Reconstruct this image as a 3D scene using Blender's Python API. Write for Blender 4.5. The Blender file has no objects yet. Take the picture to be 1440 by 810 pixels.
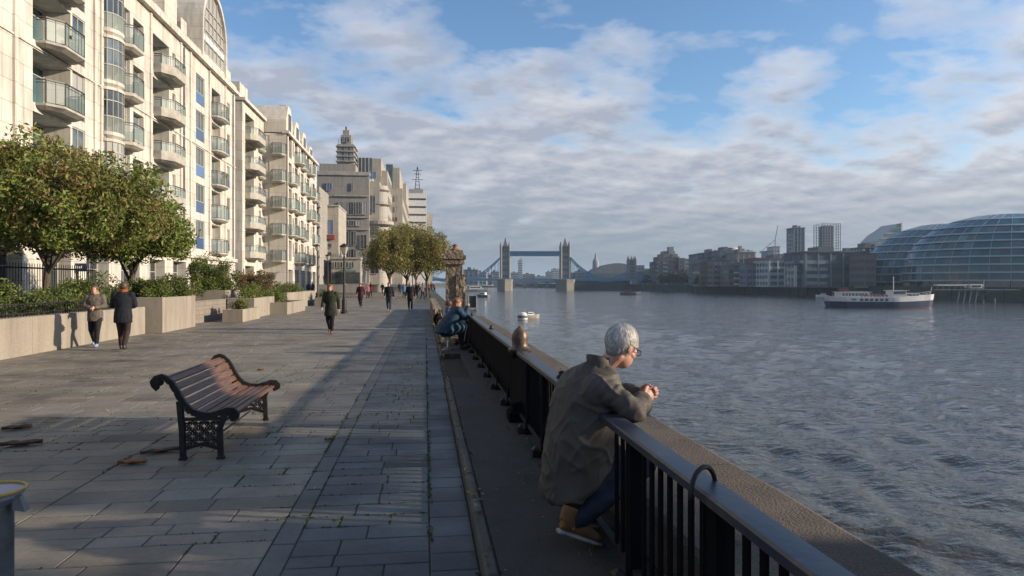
import bpy, bmesh, math, random
import numpy as np
from math import sin, cos, pi, radians, sqrt
from mathutils import Vector, Matrix, noise
random.seed(7); RNG = np.random.default_rng(7)
sc = bpy.context.scene
COL = sc.collection

# ------------------------------------------------------------------ camera
TH = math.atan(122/960); CT, ST = cos(TH), sin(TH); EYE = 1.75
cd = bpy.data.cameras.new('camera'); cam_o = bpy.data.objects.new('camera', cd); COL.objects.link(cam_o)
cd.sensor_width = 36; cd.lens = 24; cd.shift_y = -8/1440; cd.clip_start = .05; cd.clip_end = 12000
cam_o.location = (0, 0, EYE); cam_o.rotation_euler = (radians(90), 0, -TH)
sc.camera = cam_o

# ------------------------------------------------------------------ light
SUN_EL, SUN_AZ = 17.5, 103.0       # azimuth measured from the path (+Y) towards the river (+X)
sd = bpy.data.lights.new('sun', 'SUN'); sd.energy = 5.0; sd.angle = radians(.9); sd.color = (1, .84, .66)
so = bpy.data.objects.new('sun', sd); COL.objects.link(so)
sdir = Vector((sin(radians(SUN_AZ))*cos(radians(SUN_EL)), cos(radians(SUN_AZ))*cos(radians(SUN_EL)), sin(radians(SUN_EL))))
so.rotation_euler = sdir.to_track_quat('Z', 'Y').to_euler(); so.location = (40, 0, 60)
sc.view_settings.view_transform = 'Standard'; sc.view_settings.look = 'None'
sc.view_settings.exposure = .52; sc.view_settings.gamma = 1
sc.view_settings.use_curve_mapping = False
sc.cycles.max_bounces = 6; sc.cycles.diffuse_bounces = 3; sc.cycles.glossy_bounces = 3
sc.cycles.transmission_bounces = 4; sc.cycles.volume_bounces = 0; sc.cycles.transparent_max_bounces = 8
sc.cycles.use_denoising = True

w = bpy.data.worlds.new('World'); sc.world = w; w.use_nodes = True
nt = w.node_tree; nt.nodes.clear(); N = nt.nodes; L = nt.links
def nd(t, **k):
    n = N.new(t)
    for a, b in k.items(): setattr(n, a, b)
    return n
def mth(op, a, b=None, c=None, clamp=False):
    n = N.new('ShaderNodeMath'); n.operation = op; n.use_clamp = clamp
    for i, v in enumerate((a, b, c)):
        if v is None: continue
        if isinstance(v, (int, float)): n.inputs[i].default_value = v
        else: L.new(v, n.inputs[i])
    return n.outputs[0]
sky = nd('ShaderNodeTexSky'); sky.sky_type = 'NISHITA'; sky.sun_disc = False
sky.sun_elevation = radians(SUN_EL); sky.sun_rotation = radians(SUN_AZ); sky.air_density = 1.0; sky.dust_density = .7; sky.ozone_density = 2.2
tc = nd('ShaderNodeTexCoord'); sx = nd('ShaderNodeSeparateXYZ'); L.new(tc.outputs['Generated'], sx.inputs[0])
zc = mth('MAXIMUM', sx.outputs[2], 0.0); den = mth('ADD', zc, .20)
px_ = mth('DIVIDE', sx.outputs[0], den); py_ = mth('DIVIDE', sx.outputs[1], den)
cb = nd('ShaderNodeCombineXYZ'); L.new(px_, cb.inputs[0]); L.new(py_, cb.inputs[1])
mp = nd('ShaderNodeMapping'); mp.inputs['Rotation'].default_value = (0, 0, radians(-28)); mp.inputs['Scale'].default_value = (1, 1.15, 1); mp.inputs['Location'].default_value = (3.1, 1.7, 0)
L.new(cb.outputs[0], mp.inputs[0])
def nz(scale, detail, rough, dist=0, vec=None):
    n = nd('ShaderNodeTexNoise'); n.inputs['Scale'].default_value = scale; n.inputs['Detail'].default_value = detail
    n.inputs['Roughness'].default_value = rough; n.inputs['Distortion'].default_value = dist
    L.new(vec or mp.outputs[0], n.inputs['Vector']); return n.outputs['Fac']
big = nz(.75, 3, .5); med = nz(2.9, 8, .56, .05); fine = nz(8, 6, .55)
mo = nd('ShaderNodeVectorMath'); mo.operation = 'ADD'; mo.inputs[1].default_value = (.08, .025, 0); L.new(mp.outputs[0], mo.inputs[0])
med2 = nz(2.9, 6, .56, .05, mo.outputs[0])
hz = mth('SUBTRACT', 1.0, mth('MULTIPLY', zc, 2.9), clamp=True)          # more cloud towards the horizon
dens = mth('ADD', mth('MULTIPLY', big, .75), mth('MULTIPLY', med, .95))
dens = mth('ADD', dens, mth('MULTIPLY', hz, .62))
dens = mth('SUBTRACT', dens, mth('MULTIPLY', sx.outputs[0], .10))
dens = mth('SUBTRACT', dens, .865)
cov = mth('MULTIPLY', dens, 4.6, clamp=True)
shade = mth('ADD', mth('MULTIPLY', mth('SUBTRACT', med2, med), 2.2), mth('MULTIPLY', fine, .5))
shade = mth('ADD', shade, mth('MULTIPLY', mth('SUBTRACT', 1.0, cov), .55))
shade = mth('ADD', shade, mth('MULTIPLY', sx.outputs[0], .35), clamp=True)
cr = nd('ShaderNodeValToRGB'); cr.color_ramp.elements[0].position = .12; cr.color_ramp.elements[0].color = (.41, .44, .52, 1)
cr.color_ramp.elements[1].position = .85; cr.color_ramp.elements[1].color = (.80, .775, .79, 1)
L.new(shade, cr.inputs[0])
hcol = nd('ShaderNodeMixRGB'); hcol.inputs[2].default_value = (.245, .285, .37, 1)
L.new(mth('SUBTRACT', 1.0, mth('MULTIPLY', zc, 7.0), clamp=True), hcol.inputs[0]); L.new(cr.outputs[0], hcol.inputs[1])
b1 = nd('ShaderNodeBackground'); b1.inputs[1].default_value = .125; st_ = nd('ShaderNodeMixRGB'); st_.blend_type = 'MULTIPLY'; st_.inputs[0].default_value = 1; st_.inputs[2].default_value = (.80, .95, 1.07, 1); L.new(sky.outputs[0], st_.inputs[1]); L.new(st_.outputs[0], b1.inputs[0])
b2 = nd('ShaderNodeBackground'); b2.inputs[1].default_value = .83; dk = nd('ShaderNodeMapRange'); dk.inputs[1].default_value = .02; dk.inputs[2].default_value = .42; dk.inputs[3].default_value = .72; dk.inputs[4].default_value = 1.02; L.new(zc, dk.inputs[0])
cm_ = nd('ShaderNodeMixRGB'); cm_.blend_type = 'MULTIPLY'; cm_.inputs[0].default_value = 1; L.new(hcol.outputs[0], cm_.inputs[1]); L.new(dk.outputs[0], cm_.inputs[2]); L.new(cm_.outputs[0], b2.inputs[0])
mx = nd('ShaderNodeMixShader'); L.new(mth('MULTIPLY', cov, .93), mx.inputs[0]); L.new(b1.outputs[0], mx.inputs[1]); L.new(b2.outputs[0], mx.inputs[2])
wo = nd('ShaderNodeOutputWorld'); L.new(mx.outputs[0], wo.inputs[0])

# ------------------------------------------------------------------ helpers
WATER = -5.0; BANK = -.8
def cam(px, py, c):                      # point seen at pixel (1440x810) at forward distance c
    r = (px-720)/960*c
    return Vector((r*CT+c*ST, -r*ST+c*CT, EYE-(py-397)/960*c))
def G(px, py, z=0.0):                    # point on the level z seen at the pixel
    return cam(px, py, 960*(EYE-z)/(py-397))
def XY(px, Y):
    k = (px-720)/960
    return Y*(k*CT+ST)/(CT-k*ST)
def ZZ(py, X, Y): return EYE-(py-397)/960*(Y*CT+X*ST)

def camframe(v): return (v[0]*CT+v[1]*ST, -v[0]*ST+v[1]*CT, v[2])
def root_loc(p):
    v = Vector((0, 0, 0))
    while p is not None:
        v += p.location; p = p.parent
    return v
class MB:
    def __init__(s, xf=None): s.v = []; s.f = []; s.xf = xf
    def add(s, vs, fs):
        b = len(s.v)
        for p in vs: s.v.append(tuple(s.xf(p)) if s.xf else tuple(p))
        for f in fs: s.f.append(tuple(b+i for i in f))
        return s
    def box(s, x0, x1, y0, y1, z0, z1, skip=()):
        vs = [(x0,y0,z0),(x1,y0,z0),(x1,y1,z0),(x0,y1,z0),(x0,y0,z1),(x1,y0,z1),(x1,y1,z1),(x0,y1,z1)]
        fs = [(0,3,2,1),(4,5,6,7),(0,1,5,4),(1,2,6,5),(2,3,7,6),(3,0,4,7)]
        return s.add(vs, [f for i, f in enumerate(fs) if i not in skip])
    def cbox(s, x, y, z, sx, sy, sz): return s.box(x-sx/2, x+sx/2, y-sy/2, y+sy/2, z-sz/2, z+sz/2)
    def bbox(s, x0, x1, y0, y1, z0, z1, b):      # box with chamfered top edges
        vs = [(x0,y0,z0),(x1,y0,z0),(x1,y1,z0),(x0,y1,z0),(x0,y0,z1-b),(x1,y0,z1-b),(x1,y1,z1-b),(x0,y1,z1-b),
              (x0+b,y0+b,z1),(x1-b,y0+b,z1),(x1-b,y1-b,z1),(x0+b,y1-b,z1)]
        return s.add(vs, [(0,3,2,1),(0,1,5,4),(1,2,6,5),(2,3,7,6),(3,0,4,7),(4,5,9,8),(5,6,10,9),(6,7,11,10),(7,4,8,11),(8,9,10,11)])
    def quad(s, a, b, c, d): return s.add([a, b, c, d], [(0,1,2,3)])
    def rings(s, rings, cap=True, closed=True):
        n = len(rings[0]); vs = [p for r in rings for p in r]; fs = []
        for i in range(len(rings)-1):
            for j in range(n if closed else n-1):
                k = (j+1) % n
                fs.append((i*n+j, i*n+k, (i+1)*n+k, (i+1)*n+j))
        if cap: fs.append(tuple(range(n-1, -1, -1))); fs.append(tuple((len(rings)-1)*n+j for j in range(n)))
        return s.add(vs, fs)
    def tube(s, pts, rad, n=8, cap=True):
        pts = [Vector(p) for p in pts]
        if isinstance(rad, (int, float)): rad = [rad]*len(pts)
        t0 = (pts[1]-pts[0]).normalized()
        u = t0.cross(Vector((0, 0, 1)) if abs(t0.z) < .9 else Vector((1, 0, 0))).normalized(); rg = []
        for i, p in enumerate(pts):
            t = (pts[min(i+1, len(pts)-1)]-pts[max(i-1, 0)]).normalized()
            u = (u-t*u.dot(t)).normalized(); v = t.cross(u)
            rg.append([p+(u*cos(2*pi*j/n)+v*sin(2*pi*j/n))*rad[i] for j in range(n)])
        return s.rings(rg, cap)
    def bar(s, a, b, wx, wz):                     # rectangular bar between two points
        a, b = Vector(a), Vector(b); t = (b-a).normalized()
        u = t.cross(Vector((0,0,1)) if abs(t.z) < .95 else Vector((0,1,0))).normalized(); v = t.cross(u)
        rg = [[p+u*wx/2*i+v*wz/2*j for i, j in ((-1,-1),(1,-1),(1,1),(-1,1))] for p in (a, b)]
        return s.rings(rg)
    def lathe(s, prof, c=(0,0,0), n=16, sx=1, sy=1):
        rg = [[(c[0]+r*sx*cos(2*pi*j/n), c[1]+r*sy*sin(2*pi*j/n), c[2]+z) for j in range(n)] for r, z in prof]
        return s.rings(rg)
    def prism(s, poly, z0, z1):                   # poly in xy
        return s.rings([[(x, y, z0) for x, y in poly], [(x, y, z1) for x, y in poly]])
    def extr(s, poly, ax, a, b):                  # polygon (p,q) extruded along axis: 'x' poly=(y,z); 'y' poly=(x,z)
        f = (lambda t, p: (t, p[0], p[1])) if ax == 'x' else (lambda t, p: (p[0], t, p[1]))
        return s.rings([[f(a, p) for p in poly], [f(b, p) for p in poly]])
    def ell(s, c, a, b, d, n=16, m=10):           # ellipsoid with axis vectors
        c, a, b, d = map(Vector, (c, a, b, d)); rg = []
        for i in range(1, m):
            ph = pi*i/m
            rg.append([c+d*-cos(ph)+(a*cos(2*pi*j/n)+b*sin(2*pi*j/n))*sin(ph) for j in range(n)])
        return s.rings(rg)
    def loft(s, secs, n=20):                      # (centre, a, b)
        return s.rings([[Vector(c)+Vector(a)*cos(2*pi*j/n)+Vector(b)*sin(2*pi*j/n) for j in range(n)] for c, a, b in secs])
    def capsule(s, p, q, r0, r1, n=12):
        p, q = Vector(p), Vector(q); t = (q-p).normalized()
        pts = [p-t*r0*.95, p-t*r0*.7, p-t*r0*.3, p]; rd = [r0*.25, r0*.7, r0*.95, r0]
        for k in (.33, .66): pts.append(p.lerp(q, k)); rd.append(r0+(r1-r0)*k)
        pts += [q, q+t*r1*.3, q+t*r1*.7, q+t*r1*.95]; rd += [r1, r1*.95, r1*.7, r1*.25]
        return s.tube(pts, rd, n)
    def mesh(s, name, off=(0,0,0)):
        me = bpy.data.meshes.new(name); o = Vector(off)
        me.from_pydata([(x-o[0], y-o[1], z-o[2]) for x, y, z in s.v], [], s.f); me.update()
        return me
    def build(s, name, mat, parent=None, smooth=False, fixn=True):
        me = s.mesh(name, root_loc(parent))
        if fixn:
            bm = bmesh.new(); bm.from_mesh(me); bmesh.ops.recalc_face_normals(bm, faces=bm.faces); bm.to_mesh(me); bm.free()
        me.materials.append(mat)
        if smooth: me.polygons.foreach_set('use_smooth', [True]*len(me.polygons))
        return link(name, me, parent)
def link(name, me, parent=None, loc=(0,0,0), rz=0):
    o = bpy.data.objects.new(name, me); COL.objects.link(o)
    o.location = loc; o.rotation_euler = (0, 0, rz)
    if parent: o.parent = parent
    return o
def tag(o, label, cat, group=None, kind=None):
    if label: o['label'] = label
    if cat: o['category'] = cat
    if group: o['group'] = group
    if kind: o['kind'] = kind
    return o
def thing(name, label, cat, loc=(0,0,0), group=None, rz=0):
    o = link(name, None, None, loc, rz); return tag(o, label, cat, group)
def struct(name, mb, mat, smooth=False):
    o = mb.build(name, mat, None, smooth); o['kind'] = 'structure'; return o
def copy_tree(o, parent=None):
    c = o.copy(); COL.objects.link(c)
    if parent: c.parent = parent
    for ch in list(o.children): copy_tree(ch, c)
    return c
def shadeauto(o, ang=35):
    me = o.data
    me.polygons.foreach_set('use_smooth', [True]*len(me.polygons))
    bm = bmesh.new(); bm.from_mesh(me)
    for e in bm.edges:
        if len(e.link_faces) == 2 and e.calc_face_angle(0) > radians(ang): e.smooth = False
    bm.to_mesh(me); bm.free(); return o

# ------------------------------------------------------------------ materials
def newmat(name):
    m = bpy.data.materials.new(name); m.use_nodes = True; t = m.node_tree
    return m, t, t.nodes['Principled BSDF']
def mat(name, col, rough=.7, metal=0, col2=None, ns=4, amt=1, bump=0, bs=30, spec=.5, detail=5, stretch=(1,1,1), tint=False, dist=.01, coord='Object', rnd=0, lo=.35, hi=.65, emis=None):
    m, t, p = newmat(name); Nn, Ll = t.nodes, t.links
    p.inputs['Roughness'].default_value = rough; p.inputs['Metallic'].default_value = metal
    p.inputs['Specular IOR Level'].default_value = spec; p.inputs['Base Color'].default_value = (*col, 1)
    cur = None
    tcn = Nn.new('ShaderNodeTexCoord'); mp = Nn.new('ShaderNodeMapping'); mp.inputs['Scale'].default_value = stretch
    Ll.new(tcn.outputs[coord], mp.inputs[0])
    if col2:
        n = Nn.new('ShaderNodeTexNoise'); n.inputs['Scale'].default_value = ns; n.inputs['Detail'].default_value = detail
        n.inputs['Roughness'].default_value = .6; Ll.new(mp.outputs[0], n.inputs['Vector'])
        r = Nn.new('ShaderNodeMapRange'); r.inputs[1].default_value = lo; r.inputs[2].default_value = hi; Ll.new(n.outputs['Fac'], r.inputs[0])
        x = Nn.new('ShaderNodeMixRGB'); x.inputs[1].default_value = (*col, 1); x.inputs[2].default_value = (*col2, 1)
        Ll.new(r.outputs[0], x.inputs[0]); cur = x.outputs[0]
    if tint:
        a = Nn.new('ShaderNodeAttribute'); a.attribute_name = 'tint'
        x = Nn.new('ShaderNodeMixRGB'); x.blend_type = 'MULTIPLY'; x.inputs[0].default_value = 1
        if cur: Ll.new(cur, x.inputs[1])
        else: x.inputs[1].default_value = (*col, 1)
        Ll.new(a.outputs['Color'], x.inputs[2]); cur = x.outputs[0]
    if rnd:
        oi = Nn.new('ShaderNodeObjectInfo'); mr = Nn.new('ShaderNodeMapRange'); mr.inputs[3].default_value = 1-rnd; mr.inputs[4].default_value = 1+rnd
        Ll.new(oi.outputs['Random'], mr.inputs[0])
        x = Nn.new('ShaderNodeMixRGB'); x.blend_type = 'MULTIPLY'; x.inputs[0].default_value = 1
        if cur: Ll.new(cur, x.inputs[1])
        else: x.inputs[1].default_value = (*col, 1)
        Ll.new(mr.outputs[0], x.inputs[2]); cur = x.outputs[0]
    if cur: Ll.new(cur, p.inputs['Base Color'])
    if bump:
        n = Nn.new('ShaderNodeTexNoise'); n.inputs['Scale'].default_value = bs; n.inputs['Detail'].default_value = 4
        Ll.new(mp.outputs[0], n.inputs['Vector'])
        b = Nn.new('ShaderNodeBump'); b.inputs['Strength'].default_value = bump; b.inputs['Distance'].default_value = dist
        Ll.new(n.outputs['Fac'], b.inputs['Height']); Ll.new(b.outputs[0], p.inputs['Normal'])
    return m
def stone_mat(name, col, col2, bw, bh, mortar=.02, jd=.55, horiz='y', bump=.3, streak=.25):
    """ashlar: blocks bw x bh with dark joints; horiz 'y' for walls facing +X, 'x' for walls facing -Y, 'w' = both (x+y)"""
    m, t, p = newmat(name); Nn, Ll = t.nodes, t.links; p.inputs['Roughness'].default_value = .8
    g = Nn.new('ShaderNodeNewGeometry'); s = Nn.new('ShaderNodeSeparateXYZ'); Ll.new(g.outputs['Position'], s.inputs[0])
    c = Nn.new('ShaderNodeCombineXYZ')
    if horiz == 'w':
        a = Nn.new('ShaderNodeMath'); a.operation = 'ADD'; Ll.new(s.outputs[0], a.inputs[0]); Ll.new(s.outputs[1], a.inputs[1]); Ll.new(a.outputs[0], c.inputs[0])
    else: Ll.new(s.outputs[1 if horiz == 'y' else 0], c.inputs[0])
    Ll.new(s.outputs[2], c.inputs[1])
    br = Nn.new('ShaderNodeTexBrick'); br.inputs['Scale'].default_value = 1; br.inputs['Brick Width'].default_value = bw; br.inputs['Row Height'].default_value = bh
    br.inputs['Mortar Size'].default_value = mortar; br.inputs['Mortar Smooth'].default_value = .3; br.inputs['Bias'].default_value = 0
    br.inputs['Color1'].default_value = (*col, 1); br.inputs['Color2'].default_value = (*col2, 1)
    br.inputs['Mortar'].default_value = (col[0]*jd, col[1]*jd, col[2]*jd, 1); Ll.new(c.outputs[0], br.inputs['Vector'])
    n = Nn.new('ShaderNodeTexNoise'); n.inputs['Scale'].default_value = 1.4; n.inputs['Detail'].default_value = 8; n.inputs['Roughness'].default_value = .65
    mp = Nn.new('ShaderNodeMapping'); mp.inputs['Scale'].default_value = (1.6, 1.6, .22); Ll.new(g.outputs['Position'], mp.inputs[0]); Ll.new(mp.outputs[0], n.inputs['Vector'])
    r = Nn.new('ShaderNodeMapRange'); r.inputs[1].default_value = .42; r.inputs[2].default_value = .72; r.inputs[3].default_value = 1; r.inputs[4].default_value = 1-streak; Ll.new(n.outputs['Fac'], r.inputs[0])
    x = Nn.new('ShaderNodeMixRGB'); x.blend_type = 'MULTIPLY'; x.inputs[0].default_value = 1
    Ll.new(br.outputs['Color'], x.inputs[1]); Ll.new(r.outputs[0], x.inputs[2]); Ll.new(x.outputs[0], p.inputs['Base Color'])
    b = Nn.new('ShaderNodeBump'); b.inputs['Strength'].default_value = bump; b.inputs['Distance'].default_value = .02; b.invert = True
    Ll.new(br.outputs['Fac'], b.inputs['Height']); Ll.new(b.outputs[0], p.inputs['Normal'])
    return m
def glass_mat(name, col, rough=.06, metal=.0, spec=.9, rnd=.5, alpha=None, col2=None):
    m = mat(name, col, rough, metal, spec=spec, rnd=rnd, col2=col2, ns=.6, lo=.4, hi=.6)
    if name == 'window_glass':
        t = m.node_tree; p = t.nodes['Principled BSDF']; src = p.inputs['Base Color'].links[0].from_socket
        oi = t.nodes.new('ShaderNodeObjectInfo'); g = t.nodes.new('ShaderNodeMath'); g.operation = 'GREATER_THAN'; g.inputs[1].default_value = .68
        t.links.new(oi.outputs['Random'], g.inputs[0]); x = t.nodes.new('ShaderNodeMixRGB'); x.inputs[2].default_value = (.34, .33, .29, 1)
        t.links.new(g.outputs[0], x.inputs[0]); t.links.new(src, x.inputs[1]); t.links.new(x.outputs[0], p.inputs['Base Color'])
    p = m.node_tree.nodes['Principled BSDF']; p.inputs['IOR'].default_value = 1.6
    if alpha is not None: p.inputs['Alpha'].default_value = alpha
    return m
def leaf_mat(name, spec=.3):
    m, t, p = newmat(name); a = t.nodes.new('ShaderNodeAttribute'); a.attribute_name = 'tint'
    t.links.new(a.outputs['Color'], p.inputs['Base Color']); p.inputs['Roughness'].default_value = .6; p.inputs['Specular IOR Level'].default_value = spec
    tr = t.nodes.new('ShaderNodeBsdfTranslucent'); t.links.new(a.outputs['Color'], tr.inputs[0])
    mx = t.nodes.new('ShaderNodeMixShader'); mx.inputs[0].default_value = .3
    t.links.new(p.outputs[0], mx.inputs[1]); t.links.new(tr.outputs[0], mx.inputs[2]); t.links.new(mx.outputs[0], t.nodes['Material Output'].inputs[0])
    return m
M = {}
M['cream'] = stone_mat('cream_stone', (.60,.56,.485), (.53,.49,.42), 1.5, .92, .016, .5, streak=.45)
M['cream_w'] = stone_mat('cream_stone_wrap', (.60,.55,.46), (.54,.49,.41), 1.5, .92, .012, .6, 'w')
M['greyst'] = stone_mat('grey_beige_stone', (.30,.275,.24), (.27,.25,.22), 1.8, 1.3, .02, .6, 'w')
M['cream2'] = stone_mat('far_cream_stone', (.38,.345,.29), (.33,.30,.25), 1.6, 1.3, .02, .6, 'w')
M['granite'] = stone_mat('pale_granite', (.31,.265,.205), (.27,.235,.185), 1.3, 2.0, .008, .5, 'w', .3, .35)
M['granite_b'] = stone_mat('brown_granite', (.24,.20,.16), (.21,.18,.14), .9, .18, .008, .5, 'w')
M['slab'] = mat('balcony_concrete', (.42,.39,.33), .85, col2=(.27,.25,.22), ns=1.8, bump=.2)
M['conc'] = mat('concrete', (.33,.31,.27), .85, col2=(.22,.21,.19), ns=2, bump=.3)
M['frame'] = mat('window_frame_paint', (.34,.33,.30), .5)
M['darkframe'] = mat('dark_frame_metal', (.05,.05,.05), .5)
M['glass'] = glass_mat('window_glass', (.045,.07,.08), .08, rnd=.7, col2=(.13,.16,.16))
M['glassd'] = glass_mat('dark_glass', (.02,.028,.035), .08)
M['green'] = glass_mat('green_balcony_glass', (.25,.31,.28), .4, spec=.25, rnd=.3, alpha=.55)
M['blue'] = glass_mat('blue_panel_glass', (.07,.14,.30), .15, rnd=.35)
M['teal'] = glass_mat('teal_glass', (.07,.16,.18), .1, col2=(.03,.06,.08))
M['black'] = mat('black_iron', (.009,.009,.010), .55, .0, spec=.3, col2=(.03,.025,.02), ns=9, bump=.25, bs=60, dist=.003)
M['bar'] = mat('bar_paint', (.007,.007,.008), .9, spec=.04, bump=.3, bs=50, dist=.002)
M['rail'] = mat('handrail_paint', (.022,.032,.048), .38, .1, col2=(.085,.07,.058), ns=5, bump=.35, bs=30, dist=.003, lo=.5, hi=.72, detail=9)
M['grey_metal'] = mat('grey_metal', (.20,.21,.22), .45, .6, col2=(.12,.12,.12), ns=6)
M['leaf'] = leaf_mat('leaf'); 
M['bark'] = mat('bark', (.10,.075,.05), .9, col2=(.05,.04,.03), ns=8, stretch=(1,1,.3), bump=.8, bs=12, dist=.02)
M['soil'] = mat('soil', (.045,.035,.025), .95, col2=(.02,.018,.013), ns=9, bump=.8, bs=30, dist=.03)
M['white'] = mat('white_paint', (.72,.71,.68), .45, col2=(.55,.53,.49), ns=2)
M['navy'] = mat('navy_paint', (.022,.036,.09), .4, col2=(.03,.045,.09), ns=2)
M['red'] = mat('red_paint', (.26,.05,.04), .55, col2=(.14,.04,.03), ns=3)
M['wood'] = mat('bench_wood', (.17,.082,.05), .48, col2=(.075,.042,.030), ns=3, stretch=(14,1.2,14), bump=.5, bs=8, dist=.004, spec=.35)

# ------------------------------------------------------------------ ground, paving, water
def tinted(name, v, f, tints, m, kind=None, parent=None, smooth=False):
    me = bpy.data.meshes.new(name); me.from_pydata(v, [], f)
    a = me.color_attributes.new('tint', 'FLOAT_COLOR', 'POINT'); a.data.foreach_set('color', np.asarray(tints, dtype=np.float32).ravel())
    me.materials.append(m); me.update(); o = link(name, me, parent)
    if kind: o['kind'] = kind
    return o
M['paving'] = mat('flagstone', (.196,.170,.134), .70, col2=(.098,.087,.070), ns=.9, tint=True, bump=.35, bs=18, dist=.01, lo=.42, hi=.7, detail=9)
_t = M['paving'].node_tree
def add_fine_mottle(m, scale=22, lo=.8, hi=1.15, rough_var=.0):
    t = m.node_tree; p = t.nodes['Principled BSDF']; src = p.inputs['Base Color'].links[0].from_socket
    tcn = t.nodes.new('ShaderNodeTexCoord'); n = t.nodes.new('ShaderNodeTexNoise'); n.inputs['Scale'].default_value = scale; n.inputs['Detail'].default_value = 6; n.inputs['Roughness'].default_value = .7
    t.links.new(tcn.outputs['Object'], n.inputs['Vector'])
    r = t.nodes.new('ShaderNodeMapRange'); r.inputs[1].default_value = .3; r.inputs[2].default_value = .7; r.inputs[3].default_value = lo; r.inputs[4].default_value = hi
    t.links.new(n.outputs['Fac'], r.inputs[0])
    x = t.nodes.new('ShaderNodeMixRGB'); x.blend_type = 'MULTIPLY'; x.inputs[0].default_value = 1
    t.links.new(src, x.inputs[1]); t.links.new(r.outputs[0], x.inputs[2]); t.links.new(x.outputs[0], p.inputs['Base Color'])
    if rough_var:
        n2 = t.nodes.new('ShaderNodeTexNoise'); n2.inputs['Scale'].default_value = 1.3; n2.inputs['Detail'].default_value = 6
        t.links.new(tcn.outputs['Object'], n2.inputs['Vector'])
        r2 = t.nodes.new('ShaderNodeMapRange'); r2.inputs[1].default_value = .4; r2.inputs[2].default_value = .65
        r2.inputs[3].default_value = p.inputs['Roughness'].default_value; r2.inputs[4].default_value = p.inputs['Roughness'].default_value-rough_var
        t.links.new(n2.outputs['Fac'], r2.inputs[0]); t.links.new(r2.outputs[0], p.inputs['Roughness'])
add_fine_mottle(M['paving'], rough_var=.22)
def add_spots(m, scale, rad, col, keep=.5):
    t = m.node_tree; p = t.nodes['Principled BSDF']; src = p.inputs['Base Color'].links[0].from_socket
    tcn = t.nodes.new('ShaderNodeTexCoord'); v = t.nodes.new('ShaderNodeTexVoronoi'); v.inputs['Scale'].default_value = scale; t.links.new(tcn.outputs['Object'], v.inputs['Vector'])
    n = t.nodes.new('ShaderNodeTexNoise'); n.inputs['Scale'].default_value = scale*4; t.links.new(tcn.outputs['Object'], n.inputs['Vector'])
    a = t.nodes.new('ShaderNodeMath'); a.operation = 'MULTIPLY_ADD'; a.inputs[1].default_value = rad*1.2; a.inputs[2].default_value = -rad*.6; t.links.new(n.outputs['Fac'], a.inputs[0])
    b = t.nodes.new('ShaderNodeMath'); b.operation = 'ADD'; t.links.new(v.outputs['Distance'], b.inputs[0]); t.links.new(a.outputs[0], b.inputs[1])
    l = t.nodes.new('ShaderNodeMath'); l.operation = 'LESS_THAN'; l.inputs[1].default_value = rad; t.links.new(b.outputs[0], l.inputs[0])
    s_ = t.nodes.new('ShaderNodeSeparateColor'); t.links.new(v.outputs['Color'], s_.inputs[0]); g = t.nodes.new('ShaderNodeMath'); g.operation = 'LESS_THAN'; g.inputs[1].default_value = keep; t.links.new(s_.outputs[0], g.inputs[0])
    f = t.nodes.new('ShaderNodeMath'); f.operation = 'MULTIPLY'; t.links.new(l.outputs[0], f.inputs[0]); t.links.new(g.outputs[0], f.inputs[1])
    x = t.nodes.new('ShaderNodeMixRGB'); x.inputs[2].default_value = (*col, 1); t.links.new(f.outputs[0], x.inputs[0]); t.links.new(src, x.inputs[1]); t.links.new(x.outputs[0], p.inputs['Base Color'])
add_spots(M['paving'], 3.2, .055, (.075,.072,.066), .5); add_spots(M['paving'], 2.1, .03, (.30,.28,.25), .35)
M['joint'] = mat('joint_moss', (.06,.055,.045), .95, col2=(.05,.075,.015), ns=1.1, lo=.52, hi=.60, bump=.5, bs=40)
PV, PF, PT, EDG = [], [], [], []
def slab(x0, x1, y0, y1, col, z=0.0, gap=.004, bev=.006):
    b = len(PV); zz = z+random.uniform(-.0012, .0012); tx = random.uniform(-.001, .001)
    if y0 < 15: EDG.append((x0, x1, y0, y1))
    for e, dz in ((gap, -.005), (gap+bev, 0)):
        for sx_, sy_ in ((0,0),(1,0),(1,1),(0,1)):
            PV.append((x0+e if not sx_ else x1-e, y0+e if not sy_ else y1-e, zz+dz+(tx if sx_ else -tx))); PT.append((*col, 1))
    PF.append((b+4, b+5, b+6, b+7))
    for i in range(4): PF.append((b+i, b+(i+1)%4, b+4+(i+1)%4, b+4+i))
rp = random.Random(3)
def strip(xs, xe, ya, yb, hmin, hmax, lmin, lmax, base, var, gapf=lambda y: .004):
    y = ya
    while y < yb:
        h = rp.uniform(hmin, hmax)*(1 if y < 45 else 2); x = xs
        while x < xe-1e-3:
            l = rp.uniform(lmin, lmax)*(1 if y < 45 else 1.6)
            if xe-(x+l) < lmin*.7: l = xe-x
            k = rp.gauss(1, var); c = rp.uniform(-.04, .04)
            if rp.random() < .07: k *= .72
            if y < 20 and h > .36 and l > .6 and rp.random() < .12:     # a slab split in two courses
                slab(x, x+l, y, y+h/2, (base[0]*k*(1+c), base[1]*k, base[2]*k*(1-c)), gap=gapf(y)); k *= .93
                slab(x, x+l, y+h/2, y+h, (base[0]*k*(1+c), base[1]*k, base[2]*k*(1-c)), gap=gapf(y))
            else: slab(x, x+l, y, y+h, (base[0]*k*(1+c), base[1]*k, base[2]*k*(1-c)), gap=gapf(y))
            x += l
        y += h
strip(-18, -9.2, 12, 120, .45, .6, .8, 1.4, (.95,.95,.95), .06)
strip(-9.2, -2.93, 1.0, 120, .24, .37, .38, .85, (1,1,1), .08)
strip(-2.93, -1.02, 1.0, 120, .20, .34, .34, .75, (.98,.99,1), .09)
strip(-1.02, -.86, 1.0, 120, .5, .9, .16, .17, (.52,.60,.70), .05)
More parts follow.
